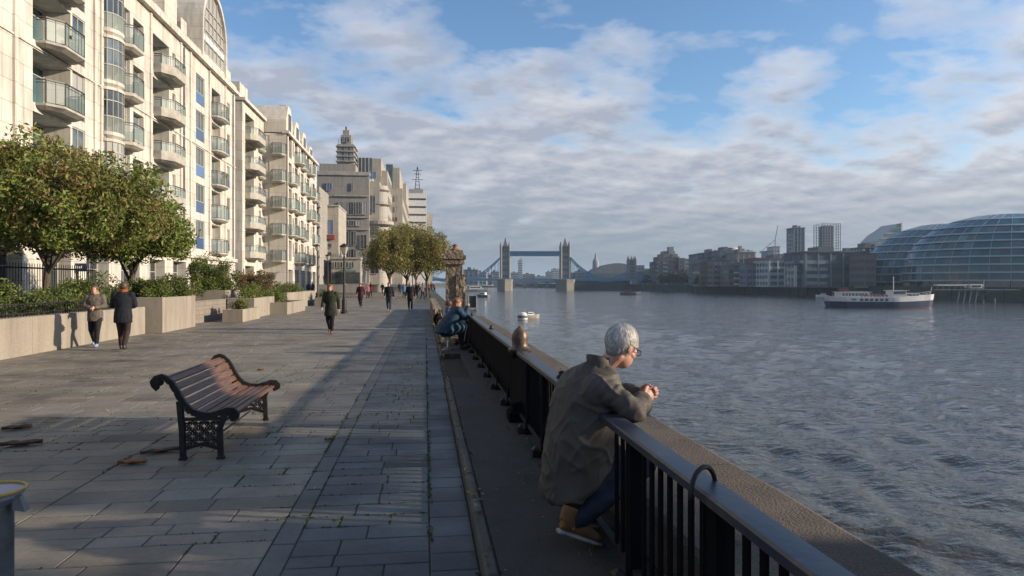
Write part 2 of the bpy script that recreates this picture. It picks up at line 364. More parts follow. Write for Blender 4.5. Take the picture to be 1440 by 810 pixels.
strip(-.86, .03, 1.0, 120, .17, .30, .22, .55, (.42,.51,.63), .10)
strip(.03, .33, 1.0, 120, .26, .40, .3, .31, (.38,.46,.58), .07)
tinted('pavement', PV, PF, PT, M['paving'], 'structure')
s = MB(); s.quad((-400,-60,-.012),(.5,-60,-.012),(.5,600,-.012),(-400,600,-.012)); struct('ground', s, M['joint'])
# raised asphalt strip along the railing, with a sunken planting pit
M['tarmac'] = mat('old_tarmac', (.040,.036,.031), .88, col2=(.022,.024,.014), ns=2.2, bump=1, bs=90, dist=.01, lo=.45, hi=.7)
add_fine_mottle(M['tarmac'], 130, .55, 1.5)
M['kerb'] = mat('kerb_stone', (.075,.07,.06), .8, col2=(.04,.042,.025), ns=4, bump=.5, bs=30)
s = MB(); T = .12
for x0, x1, y0, y1 in ((.42,1.3,-2,11.7), (.80,1.3,11.7,15.6), (.42,1.3,15.6,26)): s.box(x0, x1, y0, y1, -.03, T)
struct('raised_strip', s, M['tarmac'])
s = MB(); y = -2
while y < 26:
    l = rp.uniform(.8, 1.1)
    if y+l < 11.9 or y > 15.4: s.bbox(.335, .417, y+.004, y+l-.004, -.03, T+rp.uniform(-.006, .004), .018)
    y += l
struct('kerb', s, M['kerb'])
s = MB(); s.quad((.33,11.6,.004),(.9,11.6,.004),(.9,15.7,.004),(.33,15.7,.004)); o = struct('tree_pit_soil', s, M['soil'])
# far end of the strip: low stone quay and leaves
# embankment / river wall with aggregate coping
M['aggr'] = mat('gravel_aggregate', (.12,.093,.068), .9, col2=(.08,.064,.048), ns=2.5, bump=1, bs=75, dist=.02)
add_fine_mottle(M['aggr'], 85, .45, 1.6); 
def add_joints(m, per, w_):
    t = m.node_tree; p = t.nodes['Principled BSDF']; src = p.inputs['Base Color'].links[0].from_socket
    g = t.nodes.new('ShaderNodeNewGeometry'); s_ = t.nodes.new('ShaderNodeSeparateXYZ'); t.links.new(g.outputs['Position'], s_.inputs[0])
    a = t.nodes.new('ShaderNodeMath'); a.operation = 'PINGPONG'; a.inputs[1].default_value = per/2; t.links.new(s_.outputs[1], a.inputs[0])
    b = t.nodes.new('ShaderNodeMath'); b.operation = 'LESS_THAN'; b.inputs[1].default_value = w_; t.links.new(a.outputs[0], b.inputs[0])
    x = t.nodes.new('ShaderNodeMixRGB'); x.inputs[2].default_value = (.02, .022, .012, 1); t.links.new(b.outputs[0], x.inputs[0]); t.links.new(src, x.inputs[1]); t.links.new(x.outputs[0], p.inputs['Base Color'])
add_joints(M['aggr'], 2.35, .006); add_spots(M['aggr'], 2.6, .06, (.38,.37,.34), .3); add_spots(M['tarmac'], 9, .06, (.25,.24,.21), .35)
M['wallwet'] = mat('wet_river_wall', (.03,.035,.025), .8, col2=(.055,.06,.04), ns=.35, bump=.6, bs=2, stretch=(.3,.3,3))
def top_wall(name, label, mb, m, cat='wall', parent=None): return tag(mb.build(name, m), label, cat)
s = MB(); ys = np.arange(-3, 27, .25); rg = []
for y in ys:
    a = .012*noise.noise(Vector((y*1.3, 0, 0))); b = .015*noise.noise(Vector((y*1.1, 5, 0)))
    rg.append([(1.315,y,T-.1),(1.315+a,y,.41),(1.34+a,y,.437),(2.2+b,y,.435),(2.27+b,y,.40),(2.29,y,.2),(2.32,y,-6),(1.315,y,-6)])
s.rings(rg); top_wall('river_wall', 'brown gravelly concrete river wall with flat top running behind the black railing', s, M['aggr'])
s = MB(); s.box(.7, 2.2, 26.8, 560, -6, -.3); s.box(-400, .7, 559, 561, -6, -.1)
top_wall('quay_wall', 'long dark quay wall below the far end of the promenade', s, M['wallwet'])
add_fine_mottle(M['granite'], 45, .68, 1.3); add_fine_mottle(M['granite_b'], 30, .7, 1.3); add_spots(M['granite'], 1.7, .09, (.15,.14,.11), .35)
# water
def water_mat():
    m, t, p = newmat('thames_water'); Nn, Ll = t.nodes, t.links
    p.inputs['Base Color'].default_value = (.066,.062,.050, 1); p.inputs['Roughness'].default_value = .07; p.inputs['IOR'].default_value = 1.33
    tcn = Nn.new('ShaderNodeTexCoord'); prev = None
    for sc_, st, d, dist in ((.55, (1,1.6,1), 4, .20), (2.6, (1,1.5,1), 5, .04), (1.2, (1,1.7,1), 4, .10), (.07, (1,2.2,1), 3, .08)):
        mp = Nn.new('ShaderNodeMapping'); mp.inputs['Scale'].default_value = st; mp.inputs['Rotation'].default_value = (0,0,radians(24)); Ll.new(tcn.outputs['Object'], mp.inputs[0])
        n = Nn.new('ShaderNodeTexNoise'); n.inputs['Scale'].default_value = sc_; n.inputs['Detail'].default_value = d; n.inputs['Distortion'].default_value = .6; Ll.new(mp.outputs[0], n.inputs['Vector'])
        b = Nn.new('ShaderNodeBump'); b.inputs['Strength'].default_value = 1; b.inputs['Distance'].default_value = dist; Ll.new(n.outputs['Fac'], b.inputs['Height'])
        if prev: Ll.new(prev, b.inputs['Normal'])
        prev = b.outputs[0]
    Ll.new(prev, p.inputs['Normal']); return m
M['water'] = water_mat()
cs = [9.0]
while cs[-1] < 2600: cs.append(cs[-1]*1.0135)
cs = np.array(cs); us = np.linspace(-.62, 1.15, 420)
Cg, Ug = np.meshgrid(cs, us, indexing='ij'); R_ = Cg*Ug
Xw = R_*CT+Cg*ST; Yw = -R_*ST+Cg*CT; Zw = np.zeros_like(Xw)
rw = np.random.default_rng(5)
for k in range(46):
    lam = 10**rw.uniform(-.12, 1.0); ang = radians(205)+rw.normal(0, .75); amp = .0100*lam**.55*(1.0 if lam < 5 else .7)
    kx, ky = cos(ang)*2*pi/lam, sin(ang)*2*pi/lam; ph = rw.uniform(0, 2*pi)
    att = np.clip((lam/(np.maximum(Cg*.0135, Cg*1.77/420)*2.6))-.6, 0, 1)
    mod = .65+.35*np.sin(Xw*.05*rw.uniform(.5,1.6)+Yw*.04*rw.uniform(.5,1.6)+rw.uniform(0,6))
    th = kx*Xw+ky*Yw+ph
    Zw += amp*att*mod*(np.sin(th)+.25*np.sin(2*th+.6))
Zw += WATER
nc, nu = Cg.shape
me = bpy.data.meshes.new('river'); idx = np.arange(nc*nu).reshape(nc, nu)
quads = np.stack([idx[:-1,:-1], idx[:-1,1:], idx[1:,1:], idx[1:,:-1]], -1).reshape(-1, 4)
me.vertices.add(nc*nu); me.vertices.foreach_set('co', np.stack([Xw, Yw, Zw], -1).astype(np.float32).ravel())
me.loops.add(len(quads)*4); me.loops.foreach_set('vertex_index', quads.astype(np.int32).ravel())
me.polygons.add(len(quads)); me.polygons.foreach_set('loop_start', np.arange(0, len(quads)*4, 4, dtype=np.int32)); me.polygons.foreach_set('use_smooth', np.ones(len(quads), dtype=bool))
me.update(calc_edges=True); me.materials.append(M['water']); o = link('river', me); o['kind'] = 'structure'
s = MB(); s.quad((-6000,-6000,WATER-.35),(6000,-6000,WATER-.35),(6000,9000,WATER-.35),(-6000,9000,WATER-.35)); struct('sea_level', s, M['water'])
# right bank and far land, in the camera's heading (r, c)
def bank_c(px): return 225.3/((px-720)/960+.2263)
BP = [(92.2-.2263*411, 1000), (92.2, 589), (173, 231), (173+.2263*300, -69)]
s = MB(camframe); s.prism([(2600,-69),(BP[3][0],BP[3][1]),(BP[2][0],BP[2][1]),(BP[1][0],BP[1][1]),(BP[0][0],BP[0][1]),(-30,1090),(-160,1000),(-300,1000),(-300,3200),(2600,3200)], -7, BANK)
M['land'] = mat('far_land', (.10,.10,.085), .9, col2=(.06,.07,.05), ns=.02)
struct('far_bank', s, M['land'])
s = MB(camframe)
for a, b in ((BP[0], BP[1]), (BP[1], BP[2]), (BP[2], BP[3])):
    dx, dy = b[0]-a[0], b[1]-a[1]; l = sqrt(dx*dx+dy*dy); nx_, ny_ = dy/l, -dx/l
    s.prism([(a[0]-.4*abs(nx_), a[1]), (b[0]-.4*abs(nx_), b[1]), (b[0]+.6, b[1]), (a[0]+.6, a[1])], -7, BANK+.9)
    n = int(l/7)
    for i in range(n):
        x, y = a[0]+dx*i/n, a[1]+dy*i/n; s.box(x-.8, x+.1, y-.3, y+.3, -7, BANK+.5)
top_wall('embankment_wall', 'dark green algae-stained embankment wall along the far side of the river', s, M['wallwet'])

# ------------------------------------------------------------------ facade system
class Facade:
    """local u along, n outward, z up"""
    def __init__(s, O, U, Nv, root, m):
        s.O, s.U, s.N, s.root, s.m = Vector((*O, 0)), Vector((*U, 0)), Vector((*Nv, 0)), root, m
        s.rz = math.atan2(-s.N.x, s.N.y); s.ops = []
    def P(s, u, n, z): return s.O+s.U*u+s.N*n+Vector((0, 0, z))
    def xf(s, p): return s.P(*p)
    def op(s, u0, u1, z0, z1, d): s.ops.append((u0, u1, z0, z1, d)); return s
    def put(s, ob_or_mesh, name, u, n, z, parent=None):
        o = link(name, ob_or_mesh, parent or s.root); o.location = s.P(u, n, z)-root_loc(s.root)
        o.rotation_euler = (0, 0, s.rz); return o
    def wall(s, u0, u1, z0, z1, back, name='wall'):
        us = sorted({u0, u1, *[a for o in s.ops for a in o[:2]]}); zs = sorted({z0, z1, *[a for o in s.ops for a in o[2:4]]})
        mb = MB(s.xf)
        for i in range(len(us)-1):
            for j in range(len(zs)-1):
                uc, zc_ = (us[i]+us[i+1])/2, (zs[j]+zs[j+1])/2
                if any(o[0] < uc < o[1] and o[2] < zc_ < o[3] for o in s.ops): continue
                mb.quad((us[i],0,zs[j]),(us[i+1],0,zs[j]),(us[i+1],0,zs[j+1]),(us[i],0,zs[j+1]))
        for a, b, c, d, e in s.ops:
            mb.quad((a,0,c),(b,0,c),(b,-e,c),(a,-e,c)); mb.quad((a,0,d),(b,0,d),(b,-e,d),(a,-e,d))
            mb.quad((a,0,c),(a,0,d),(a,-e,d),(a,-e,c)); mb.quad((b,0,c),(b,0,d),(b,-e,d),(b,-e,c))
            mb.quad((a,-e,c),(b,-e,c),(b,-e,d),(a,-e,d))
        mb.box(u0, u1, -back, 0, z0, z1, skip=(4,))
        return mb.build(name, s.m, s.root, fixn=False)
WC = {}
def win_meshes(w, h, mu, tr, panel):
    k = (round(w, 2), round(h, 2), mu, tr, panel)
    if k in WC: return WC[k]
    f = MB(); t = .07
    f.box(-w/2, -w/2+t, -.04, .05, 0, h); f.box(w/2-t, w/2, -.04, .05, 0, h)
    f.box(-w/2+t, w/2-t, -.04, .05, 0, t); f.box(-w/2+t, w/2-t, -.04, .05, h-t, h)
    for i in range(mu):
        x = -w/2+w*(i+1)/(mu+1); f.box(x-.025, x+.025, -.03, .04, t, h-t)
    if tr: f.box(-w/2+t, w/2-t, -.03, .042, h*tr-.025, h*tr+.025)
    g = MB(); g.box(-w/2+t, w/2-t, -.012, .0, t, h-t)
    fm, gm = f.mesh('window'), g.mesh('pane'); fm.materials.append(M['frame'])
    pm = None
    if panel:
        q = MB(); q.box(-w/2+t, w/2-t, .05, .075, t, h*panel)
        for i in range(5): q.box(-w/2+t, w/2-t, .075, .09, t+(h*panel-t)*(i+.35)/5, t+(h*panel-t)*(i+.6)/5)
        pm = q.mesh('spandrel_panel')
    WC[k] = (fm, gm, pm); return WC[k]
MATCACHE = {}
def withmat(me, m):
    k = (me.name, m.name)
    if k not in MATCACHE:
        c = me.copy(); c.materials.clear(); c.materials.append(m); MATCACHE[k] = c
    return MATCACHE[k]
def window(F, u, z, w, h, d, mu=1, tr=0, panel=0, gm='glass', pm='blue', name='window'):
    fm, g, p = win_meshes(w, h, mu, tr, panel)
    o = F.put(fm, name, u, -d+.05, z)
    link('pane', withmat(g, M[gm]), o)
    if p: link('spandrel_panel', withmat(p, M[pm]), o)
    return o
BC = {}
def balcony(F, u, z, w, dep, ch=.6, glass='green', n=0, rail=True, slabh=.28, hgt=1.05, curved=False, solid=False):
    k = (round(w,2), dep, ch, glass, rail, slabh, hgt, curved, solid)
    if k not in BC:
        if curved: poly = [(-w/2, 0)]+[(-w/2+w*(1-cos(pi*i/8))/2, dep*sin(pi*i/8)**.6) for i in range(1, 8)]+[(w/2, 0)]
        else: poly = [(-w/2, 0), (-w/2, dep*.45), (-w/2+ch, dep), (w/2-ch, dep), (w/2, dep*.45), (w/2, 0)]
        a = MB(); low = [(x*.82, y*.72) for x, y in poly]
        a.rings([[(x, y, -slabh-.13) for x, y in low], [(x, y, -slabh) for x, y in poly], [(x, y, 0) for x, y in poly]])
        if solid: 
            inn = [(x*.93, max(y-.12, 0)) for x, y in poly]
            for i in range(len(poly)-1):
                p, q = poly[i], poly[i+1]; a.rings([[(p[0],p[1],0),(q[0],q[1],0),(inn[i+1][0],inn[i+1][1],0),(inn[i][0],inn[i][1],0)],[(p[0],p[1],.45),(q[0],q[1],.45),(inn[i+1][0],inn[i+1][1],.45),(inn[i][0],inn[i][1],.45)]])
        gl = MB(); hr = MB(); e = .97
        pts = [(x*e, y*e) for x, y in poly]
        for i in range(len(pts)-1):
            (x0, y0), (x1, y1) = pts[i], pts[i+1]
            gl.add([(x0,y0,.06),(x1,y1,.06),(x1,y1,hgt-.08),(x0,y0,hgt-.08)], [(0,1,2,3)])
            hr.bar((x0,y0,hgt), (x1,y1,hgt), .05, .05); hr.bar((x0,y0,hgt-.13), (x1,y1,hgt-.13), .025, .025)
            hr.bar((x0,y0,0), (x0,y0,hgt), .04, .04)
            l = sqrt((x1-x0)**2+(y1-y0)**2)
            if rail:
                for j in range(1, int(l/.28)): 
                    f = j/int(l/.28); hr.bar((x0+(x1-x0)*f, y0+(y1-y0)*f, 0), (x0+(x1-x0)*f, y0+(y1-y0)*f, hgt), .02, .02)
        ms = [a.mesh('balcony'), gl.mesh('glass_panel'), hr.mesh('handrail')]
        ms[0].materials.append(M['slab']); ms[1].materials.append(M[glass]); ms[2].materials.append(M['darkframe'])
        bm = bmesh.new(); bm.from_mesh(ms[0]); bmesh.ops.recalc_face_normals(bm, faces=bm.faces); bm.to_mesh(ms[0]); bm.free()
        BC[k] = ms
    o = F.put(BC[k][0], 'balcony', u, n, z)
    link('glass_panel', BC[k][1], o); link('handrail', BC[k][2], o)
    return o

# ------------------------------------------------------------------ apartment block beside the camera (facade X=-17)
FL = [4.15, 6.9, 9.65, 12.4, 15.15]; XF = -17.0
b1 = thing('apartment_building', 'cream riverside apartment block with glazed arch gable, nearest the camera', 'building', (XF, 20, 0))
F = Facade((XF, 2.7), (0, 1), (1, 0), b1, M['cream'])
todo = []
def bays1(FF, u0, kind, dy=0):
    pass
seq = [(21.5,'trap'), (25.2,'sq'), (31.4,'trap'), (33.5,'panel'), (36.75,'bay'), (38.7,'smallbal'), (40.6,'sq'), (44.6,'trap2'), (51.9,'blue'), (56.0,'curve'), (59.4,'blue1')]
for u, k in seq:
    for fi, z in enumerate(FL):
        if k == 'trap': F.op(u-1.9, u+1.3, z, z+2.35, 1.3); todo.append((k, u, z))
        elif k == 'sq': F.op(u-.75, u+.75, z+.55, z+2.15, .42); todo.append((k, u, z))
        elif k == 'panel': F.op(u-.62, u+.62, z+.1, z+2.45, .16); todo.append((k, u, z))
        elif k == 'bay': F.op(u-.7, u+.7, z+.15, z+2.5, .25); todo.append((k, u, z))
        elif k == 'smallbal': F.op(u-.7, u+.7, z, z+2.3, .3); todo.append((k, u, z))
        elif k == 'trap2': F.op(u-2.0, u+.9, z, z+2.3, 1.1); todo.append((k, u, z)); F.op(u+1.5, u+2.1, z+.3, z+2.2, .2)
        elif k == 'blue': F.op(u-1.0, u+1.0, z+.1, z+2.3, .2); todo.append((k, u, z))
        elif k == 'curve': F.op(u-1.3, u+1.0, z, z+2.25, .6); todo.append((k, u, z))
        elif k == 'blue1': F.op(u-.45, u+.45, z+.3, z+2.2, .18); todo.append((k, u, z))
gf = [19.5, 23.5, 27.5, 31.5, 35.5, 39.5, 43.5, 47.5, 51.0, 54.5, 58.5]
for u in gf: F.op(u-1.25, u+1.25, .15, 3.2, .7)
F.wall(10, 61.5, 0, 18.6, 14)
for k, u, z in todo:
    if k == 'trap':
        window(F, u-.3, z+.02, 3.2, 2.3, 1.28, 2, .8, gm='teal'); balcony(F, u-.2, z, 3.0, .95, .6, 'green', slabh=.10)
    elif k == 'sq': window(F, u, z+.55, 1.5, 1.6, .40, 1, 0)
    elif k == 'panel': window(F, u, z+.1, 1.24, 2.35, .14, 1, .42, .4, pm='darkframe')
    elif k == 'smallbal':
        window(F, u, z, 1.4, 2.3, .28, 1, .75); balcony(F, u+.1, z, 2.0, .75, .3, 'green', rail=False, slabh=.18)
    elif k == 'trap2':
        window(F, u-.55, z+.02, 2.9, 2.25, 1.08, 2, .8, gm='teal'); balcony(F, u+.0, z, 3.5, 1.05, .8, 'green', slabh=.12, solid=True)
        window(F, u+1.8, z+.3, .6, 1.9, .18, 0, .5)
    elif k == 'blue': window(F, u, z+.1, 2.0, 2.2, .18, 2, .42, .4, pm='blue')
    elif k == 'curve':
        window(F, u-.15, z+.02, 2.3, 2.2, .58, 1, .45, .42, pm='blue'); balcony(F, u, z, 3.0, .8, .4, 'green', slabh=.12, curved=True)
    elif k == 'blue1': window(F, u, z+.3, .9, 1.9, .16, 0, .4, .36, pm='blue')
    elif k == 'bay':
        g = MB(F.xf); st = MB(F.xf); fr = MB(F.xf); n_ = 8
        pr = lambda r, zz: [(u+r*sin(pi*(i/n_-.5)), r*.75*cos(pi*(i/n_-.5)), zz) for i in range(n_+1)]
        g.rings([pr(.86, z+.95), pr(.86, z+2.35)], cap=False, closed=False)
        st.rings([pr(.5, z-.35), pr(.93, z-.05), pr(.95, z+.12), pr(.90, z+.14)]); 
        st2 = MB(F.xf); st2.rings([pr(.95, z+2.35), pr(.97, z+2.5)]); st2.build('bay_head', F.m, b1, fixn=True)
        bp = st.build('bay_base', F.m, b1, fixn=True)
        for i in range(n_+1):
            x, y, _ = pr(.88, 0)[i]; fr.box(x-.02, x+.02, y-.02, y+.02, z+.12, z+2.37)
        for i in range(n_):
            for zz in (z+.95, z+1.8): fr.bar((*pr(.88, 0)[i][:2], zz), (*pr(.88, 0)[i+1][:2], zz), .05, .05)
        fo = fr.build('bay_window', M['frame'], b1); g.build('pane', M['glass'], fo)
        g2 = MB(F.xf); g2.rings([pr(.87, z+.14), pr(.87, z+.93)], cap=False, closed=False); g2.build('glass_panel', M['green'], fo)
for u in gf:
    window(F, u, .15, 2.5, 3.05, .68, 2, .75, gm='glassd', name='shop_window')
# pilasters, string courses and cornice
for u in (14.4, 16.6, 28.15, 35.1, 35.8, 42.35, 47.6, 49.6, 54.0, 58.3, 60.9):
    s = MB(F.xf); s.box(u-.13, u+.13, 0, .10, 3.83, 18.55); s.build('pilaster', M['cream'], b1)
s = MB(F.xf); s.box(14, 61.5, 0, .22, 3.55, 3.82); s.box(14, 61.5, 0, .07, 12.05, 12.13)
s.build('string_course', M['cream'], b1)
s = MB(F.xf); s.box(13.8, 61.7, -.6, .35, 18.6, 18.9); s.box(14, 61.5, -.35, .12, 18.9, 19.35); s.build('cornice', M['cream'], b1)
for u in (36, 48.2, 60.6):
    s = MB(F.xf); s.tube([(u, .09, 4), (u, .09, 18.4)], .06, 6); s.build('drainpipe', M['grey_metal'], b1)
# set-back attic storey with windows
Fa = Facade((XF-1.6, 2.7), (0, 1), (1, 0), b1, M['cream'])
at = [(30.5,2.4),(34.4,2.0),(38.4,2.0),(42.0,2.0),(46.6,1.6)]
for u, ww in at: Fa.op(u-ww/2, u+ww/2, 19.5, 21.4, .2)
Fa.wall(24, 50.5, 18.7, 22.1, 9, 'attic_wall')
for u, ww in at: window(Fa, u, 19.5, ww, 1.9, .18, 2, 0, gm='teal', name='attic_window')
s = MB(Fa.xf); s.box(23.7, 50.8, -9, .35, 22.1, 22.35); s.build('attic_roof', M['conc'], b1)
# stepped stone turret blocks and blue glazed roof piece
s = MB(F.xf); s.box(45.0, 46.2, -1.5, -.1, 19.3, 21.3); s.box(46.6, 47.8, -1.9, -.3, 19.3, 22.0); s.box(48.3, 49.5, -1.6, -.2, 19.3, 20.6); s.build('roof_block', M['cream'], b1)
s = MB(F.xf); s.extr([(-4.5, 22.2), (-1.4, 22.2), (-1.7, 23.6), (-3.6, 24.8)], 'x', 42.5, 47.5)
s = MB(F.xf); s.rings([[(42.5,-4.5,22.3),(42.5,-1.4,22.3),(42.5,-1.7,23.6),(42.5,-3.6,25)],[(47.8,-4.5,22.3),(47.8,-1.4,22.3),(47.8,-1.7,23.6),(47.8,-3.6,25)]]); s.build('glazed_roof', M['blue'], b1)
for uu in np.arange(42.5, 48, .88):
    pass
# arched gable
n_ = 18; ac, ah = 54.9, 2.9
arc = lambda r, n: [(ac-ah-r, n, 18.7)]+[(ac-(ah+r)*cos(pi*i/n_), n, 21.4+(3.3+r)*sin(pi*i/n_)) for i in range(n_+1)]+[(ac+ah+r, n, 18.7)]
s = MB(F.xf); a0, a1, i0, i1 = arc(.32, .25), arc(.32, -6), arc(0, .25), arc(0, -6)
for i in range(len(a0)-1):
    s.quad(a0[i], a0[i+1], i0[i+1], i0[i]); s.quad(a0[i], a0[i+1], a1[i+1], a1[i]); s.quad(i0[i], i0[i+1], i1[i+1], i1[i])
    s.quad(a1[i], a1[i+1], i1[i+1], i1[i])
ag = s.build('gable_arch', M['cream'], b1)
s = MB(F.xf); p = arc(0, 0); s.add(p, [tuple(range(len(p)))]); s.build('gable_glass', M['glass'], b1)
s = MB(F.xf)
for du in (-2, -1, 0, 1, 2): s.box(ac+du-.04, ac+du+.04, 0, .08, 18.7, 21.4+3.3*sqrt(max(0, 1-(du/ah)**2)))
for zz in (19.6, 20.5, 21.4, 22.3, 23.2):
    hw = ah if zz <= 21.4 else ah*sqrt(1-((zz-21.4)/3.3)**2)
    s.box(ac-hw, ac+hw, 0, .09, zz-.05, zz+.05)
s.build('gable_mullion', M['frame'], b1)
s = MB(F.xf); s.box(ac-ah, ac+ah, .01, .06, 18.7, 19.55); s.box(ac-ah, ac+ah, .01, .06, 20.55, 21.0); s.build('gable_panel', M['white'], b1)
s = MB(F.xf); s.box(58.5, 60.8, -3, -.2, 18.9, 20.4); s.box(59.2, 60.2, -2, -.5, 20.4, 21.2); s.build('roof_block', M['cream'], b1)

# ------------------------------------------------------------------ second block (recessed stack of balconies)
b2 = thing('apartment_building', 'narrow cream block with stacked balconies in a dark recess, right of the arch gabled block', 'building', (XF, 66, 0))
F = Facade((XF+.4, 3.15), (0, 1), (1, 0), b2, M['cream'])
for z in FL:
    F.op(62.9, 66.2, z, z+2.4, 1.6); F.op(68.2, 69.0, z+.5, z+2.1, .25)
F.op(62.9, 66.2, .1, 3.3, 1.2); F.op(67.2, 69.3, .1, 2.9, .5)
F.wall(61.9, 70.2, 0, 18.4, 12)
for z in FL:
    window(F, 64.55, z+.02, 3.3, 2.35, 1.58, 2, .8, gm='glassd'); window(F, 68.6, z+.5, .8, 1.6, .23, 0, .5)
    balcony(F, 64.9, z, 4.2, 1.1, .7, 'green', slabh=.12, solid=True); balcony(F, 68.6, z, 1.6, .5, .3, 'green', rail=True, slabh=.12)
window(F, 64.55, .1, 3.3, 3.2, 1.18, 2, .75, gm='glassd', name='shop_window'); window(F, 68.25, .1, 2.1, 2.8, .48, 1, .75, gm='glassd', name='shop_window')
s = MB(F.xf); s.box(61.8, 70.3, -.5, .3, 18.4, 18.7); s.build('cornice', M['cream'], b2)
s = MB(F.xf); s.box(62.6, 65.2, -3, -.4, 18.7, 20.3); s.box(66, 69.4, -4, -.8, 18.7, 19.6); s.box(67.2, 67.8, -1.6, -1, 19.6, 21); s.build('roof_block', M['cream'], b2)

# ------------------------------------------------------------------ third block, projecting towards the river
b3 = thing('apartment_building', 'projecting cream block with grey end wall, ragged gabled roofline and corner balconies', 'building', (-14.5, 78, 0))
X3 = -14.3
Fe = Facade((X3, 73.26), (-1, 0), (0, -1), b3, M['cream_w'])
FL3 = [4.0+2.75*i for i in range(6)]
for z in FL3[:5]: Fe.op(1.7, 2.5, z+.5, z+2.0, .15)
Fe.wall(0, 2.7, 0, 17.2, .6, 'end_wall')
for z in FL3[:5]:
    window(Fe, 2.1, z+.5, .8, 1.5, .13, 0, 0)
    balcony(Fe, .75, z, 1.5, .9, .3, 'green', slabh=.14)
F = Facade((X3, 3.1), (0, 1), (1, 0), b3, M['cream'])
cols = [72.2, 75.6, 79.4, 83.4, 87.6]
for u in cols:
    for z in FL3[:5]: F.op(u-.8, u+.8, z, z+2.2, .5)
for u in (73.9, 77.6, 81.4, 85.6):
    for z in FL3[:5]: F.op(u-.35, u+.35, z+.5, z+2.0, .2)
for u in (72.4, 76, 80, 84, 88): F.op(u-1.2, u+1.2, .1, 3.1, .8)
F.wall(70.2, 90, 0, 17.2, 12)
for u in cols:
    for z in FL3[:5]:
        window(F, u, z, 1.6, 2.2, .48, 1, .75); balcony(F, u, z, 2.4, (.75, 1.0, .6, .9, .7)[cols.index(u)], .4, 'green', slabh=.12, rail=True, curved=(cols.index(u) % 2 == 1)) if (cols.index(u)+FL3.index(z)) % 4 else None
for u in (73.9, 77.6, 81.4, 85.6):
    for z in FL3[:5]: window(F, u, z+.5, .7, 1.5, .18, 0, 0)
for u in (72.4, 76, 80, 84, 88): window(F, u, .1, 2.4, 3.0, .78, 1, .75, gm='glassd', name='shop_window')
s = MB(F.xf); s.box(70.0, 90.2, -.4, .3, 17.2, 17.5); s.build('cornice', M['cream'], b3)
for u, h_ in ((72.3, 3.0), (76.8, 2.4), (81.4, 2.2), (86.2, 1.5)):
    s = MB(F.xf); s.rings([[(u-1.7,-.1,17.4),(u+1.7,-.1,17.4),(u+1.7,-.1,17.4+h_*.45),(u+.7,-.1,17.4+h_),(u-.7,-.1,17.4+h_),(u-1.7,-.1,17.4+h_*.45)],
                         [(u-1.7,-4,17.4),(u+1.7,-4,17.4),(u+1.7,-4,17.4+h_*.45),(u+.7,-4,17.4+h_),(u-.7,-4,17.4+h_),(u-1.7,-4,17.4+h_*.45)]])
    g = s.build('dormer', M['cream_w'], b3)
    s = MB(F.xf); s.box(u-.6, u+.6, -.08, -.02, 17.7, 17.5+h_*.7); s.build('dormer_window', M['glassd'], g)
s = MB(F.xf); s.box(74.3, 75.0, -1.6, -.8, 17.5, 21.2); s.box(79, 79.6, -1.4, -.8, 17.5, 20); s.box(84, 84.5, -1.6, -1, 17.5, 19.2); s.build('chimney', M['cream_w'], b3)

# ------------------------------------------------------------------ fourth: stepped grey stone complex beyond
b4 = thing('office_complex', 'large grey beige stepped building with square windows, glass tiers and a thin stacked tower', 'building', (-15, 120, 0))
def pblock(name, x0, x1, yt, Y, dY, m, parent, zb=0, off=0):
    X0, X1 = XY(x0, Y), XY(x1, Y); z = ZZ(yt, X1, Y)
    s = MB(); s.box(X0, X1, Y, Y+dY, zb, z); return s.build(name, m, parent), (X0, X1, z)
def pwin(px0, px1, py0, py1, Y, parent, gm='glassd', mu=1, name='window', d=.0):
    X0, X1 = XY(px0, Y), XY(px1, Y); z0, z1 = ZZ(py1, X1, Y), ZZ(py0, X1, Y)
    Fx = Facade((0, Y), (-1, 0), (0, -1), parent, None)
    fm, g, _ = win_meshes(X1-X0, z1-z0, mu, 0, 0)
    o = link(name, fm, parent); o.location = Vector(((X0+X1)/2, Y-.06+d, z0))-root_loc(parent); o.rotation_euler = (0, 0, pi)
    link('pane', withmat(g, M[gm]), o); return o
def fbox(name, px0, px1, yt, yb, Y, dY, m, parent):
    X0, X1 = XY(px0, Y), XY(px1, Y); s = MB(); s.box(X0, X1, Y, Y+dY, ZZ(yb, X1, Y), ZZ(yt, X1, Y)); return s.build(name, m, parent)
X0, X1 = XY(446, 120), XY(519, 120); ztop = ZZ(247, X1, 120)
F4 = Facade((X1, 120), (-1, 0), (0, -1), b4, M['greyst'])
F4.wall(0, X1-X0, 0, ztop, 14)
fbox('parapet', 446, 520, 242, 247, 119.8, 14.5, M['slab'], b4)
for r in ((459,467,257,268,'blue'), (494,497,257,268,'glassd'), (476,482,284,302,'glass'), (483,489,284,302,'glass'), (490,497,284,302,'glass'), (500,508,284,302,'glass'), (509,517,284,302,'glass'),
          (480,486,310,318,'glass'), (490,497,310,318,'glass'), (500,508,310,318,'glass'), (482,490,325,345,'glass'), (493,501,325,345,'glass'), (482,490,350,370,'glassd'), (493,501,350,370,'glassd'), (506,516,330,350,'glass')):
    pwin(*r[:4], 119.93, b4, r[4])
for y in (275, 305, 322):
    fbox('string_course', 470, 519, y, y+1.5, 119.75, .3, M['slab'], b4)
# set-back upper tier
fbox('upper_storey', 449, 500, 231, 244, 126, 10, M['greyst'], b4)
for a, b in ((463, 470), (471, 478), (480, 487)): pwin(a, b, 241, 251, 125.9, b4, 'teal')
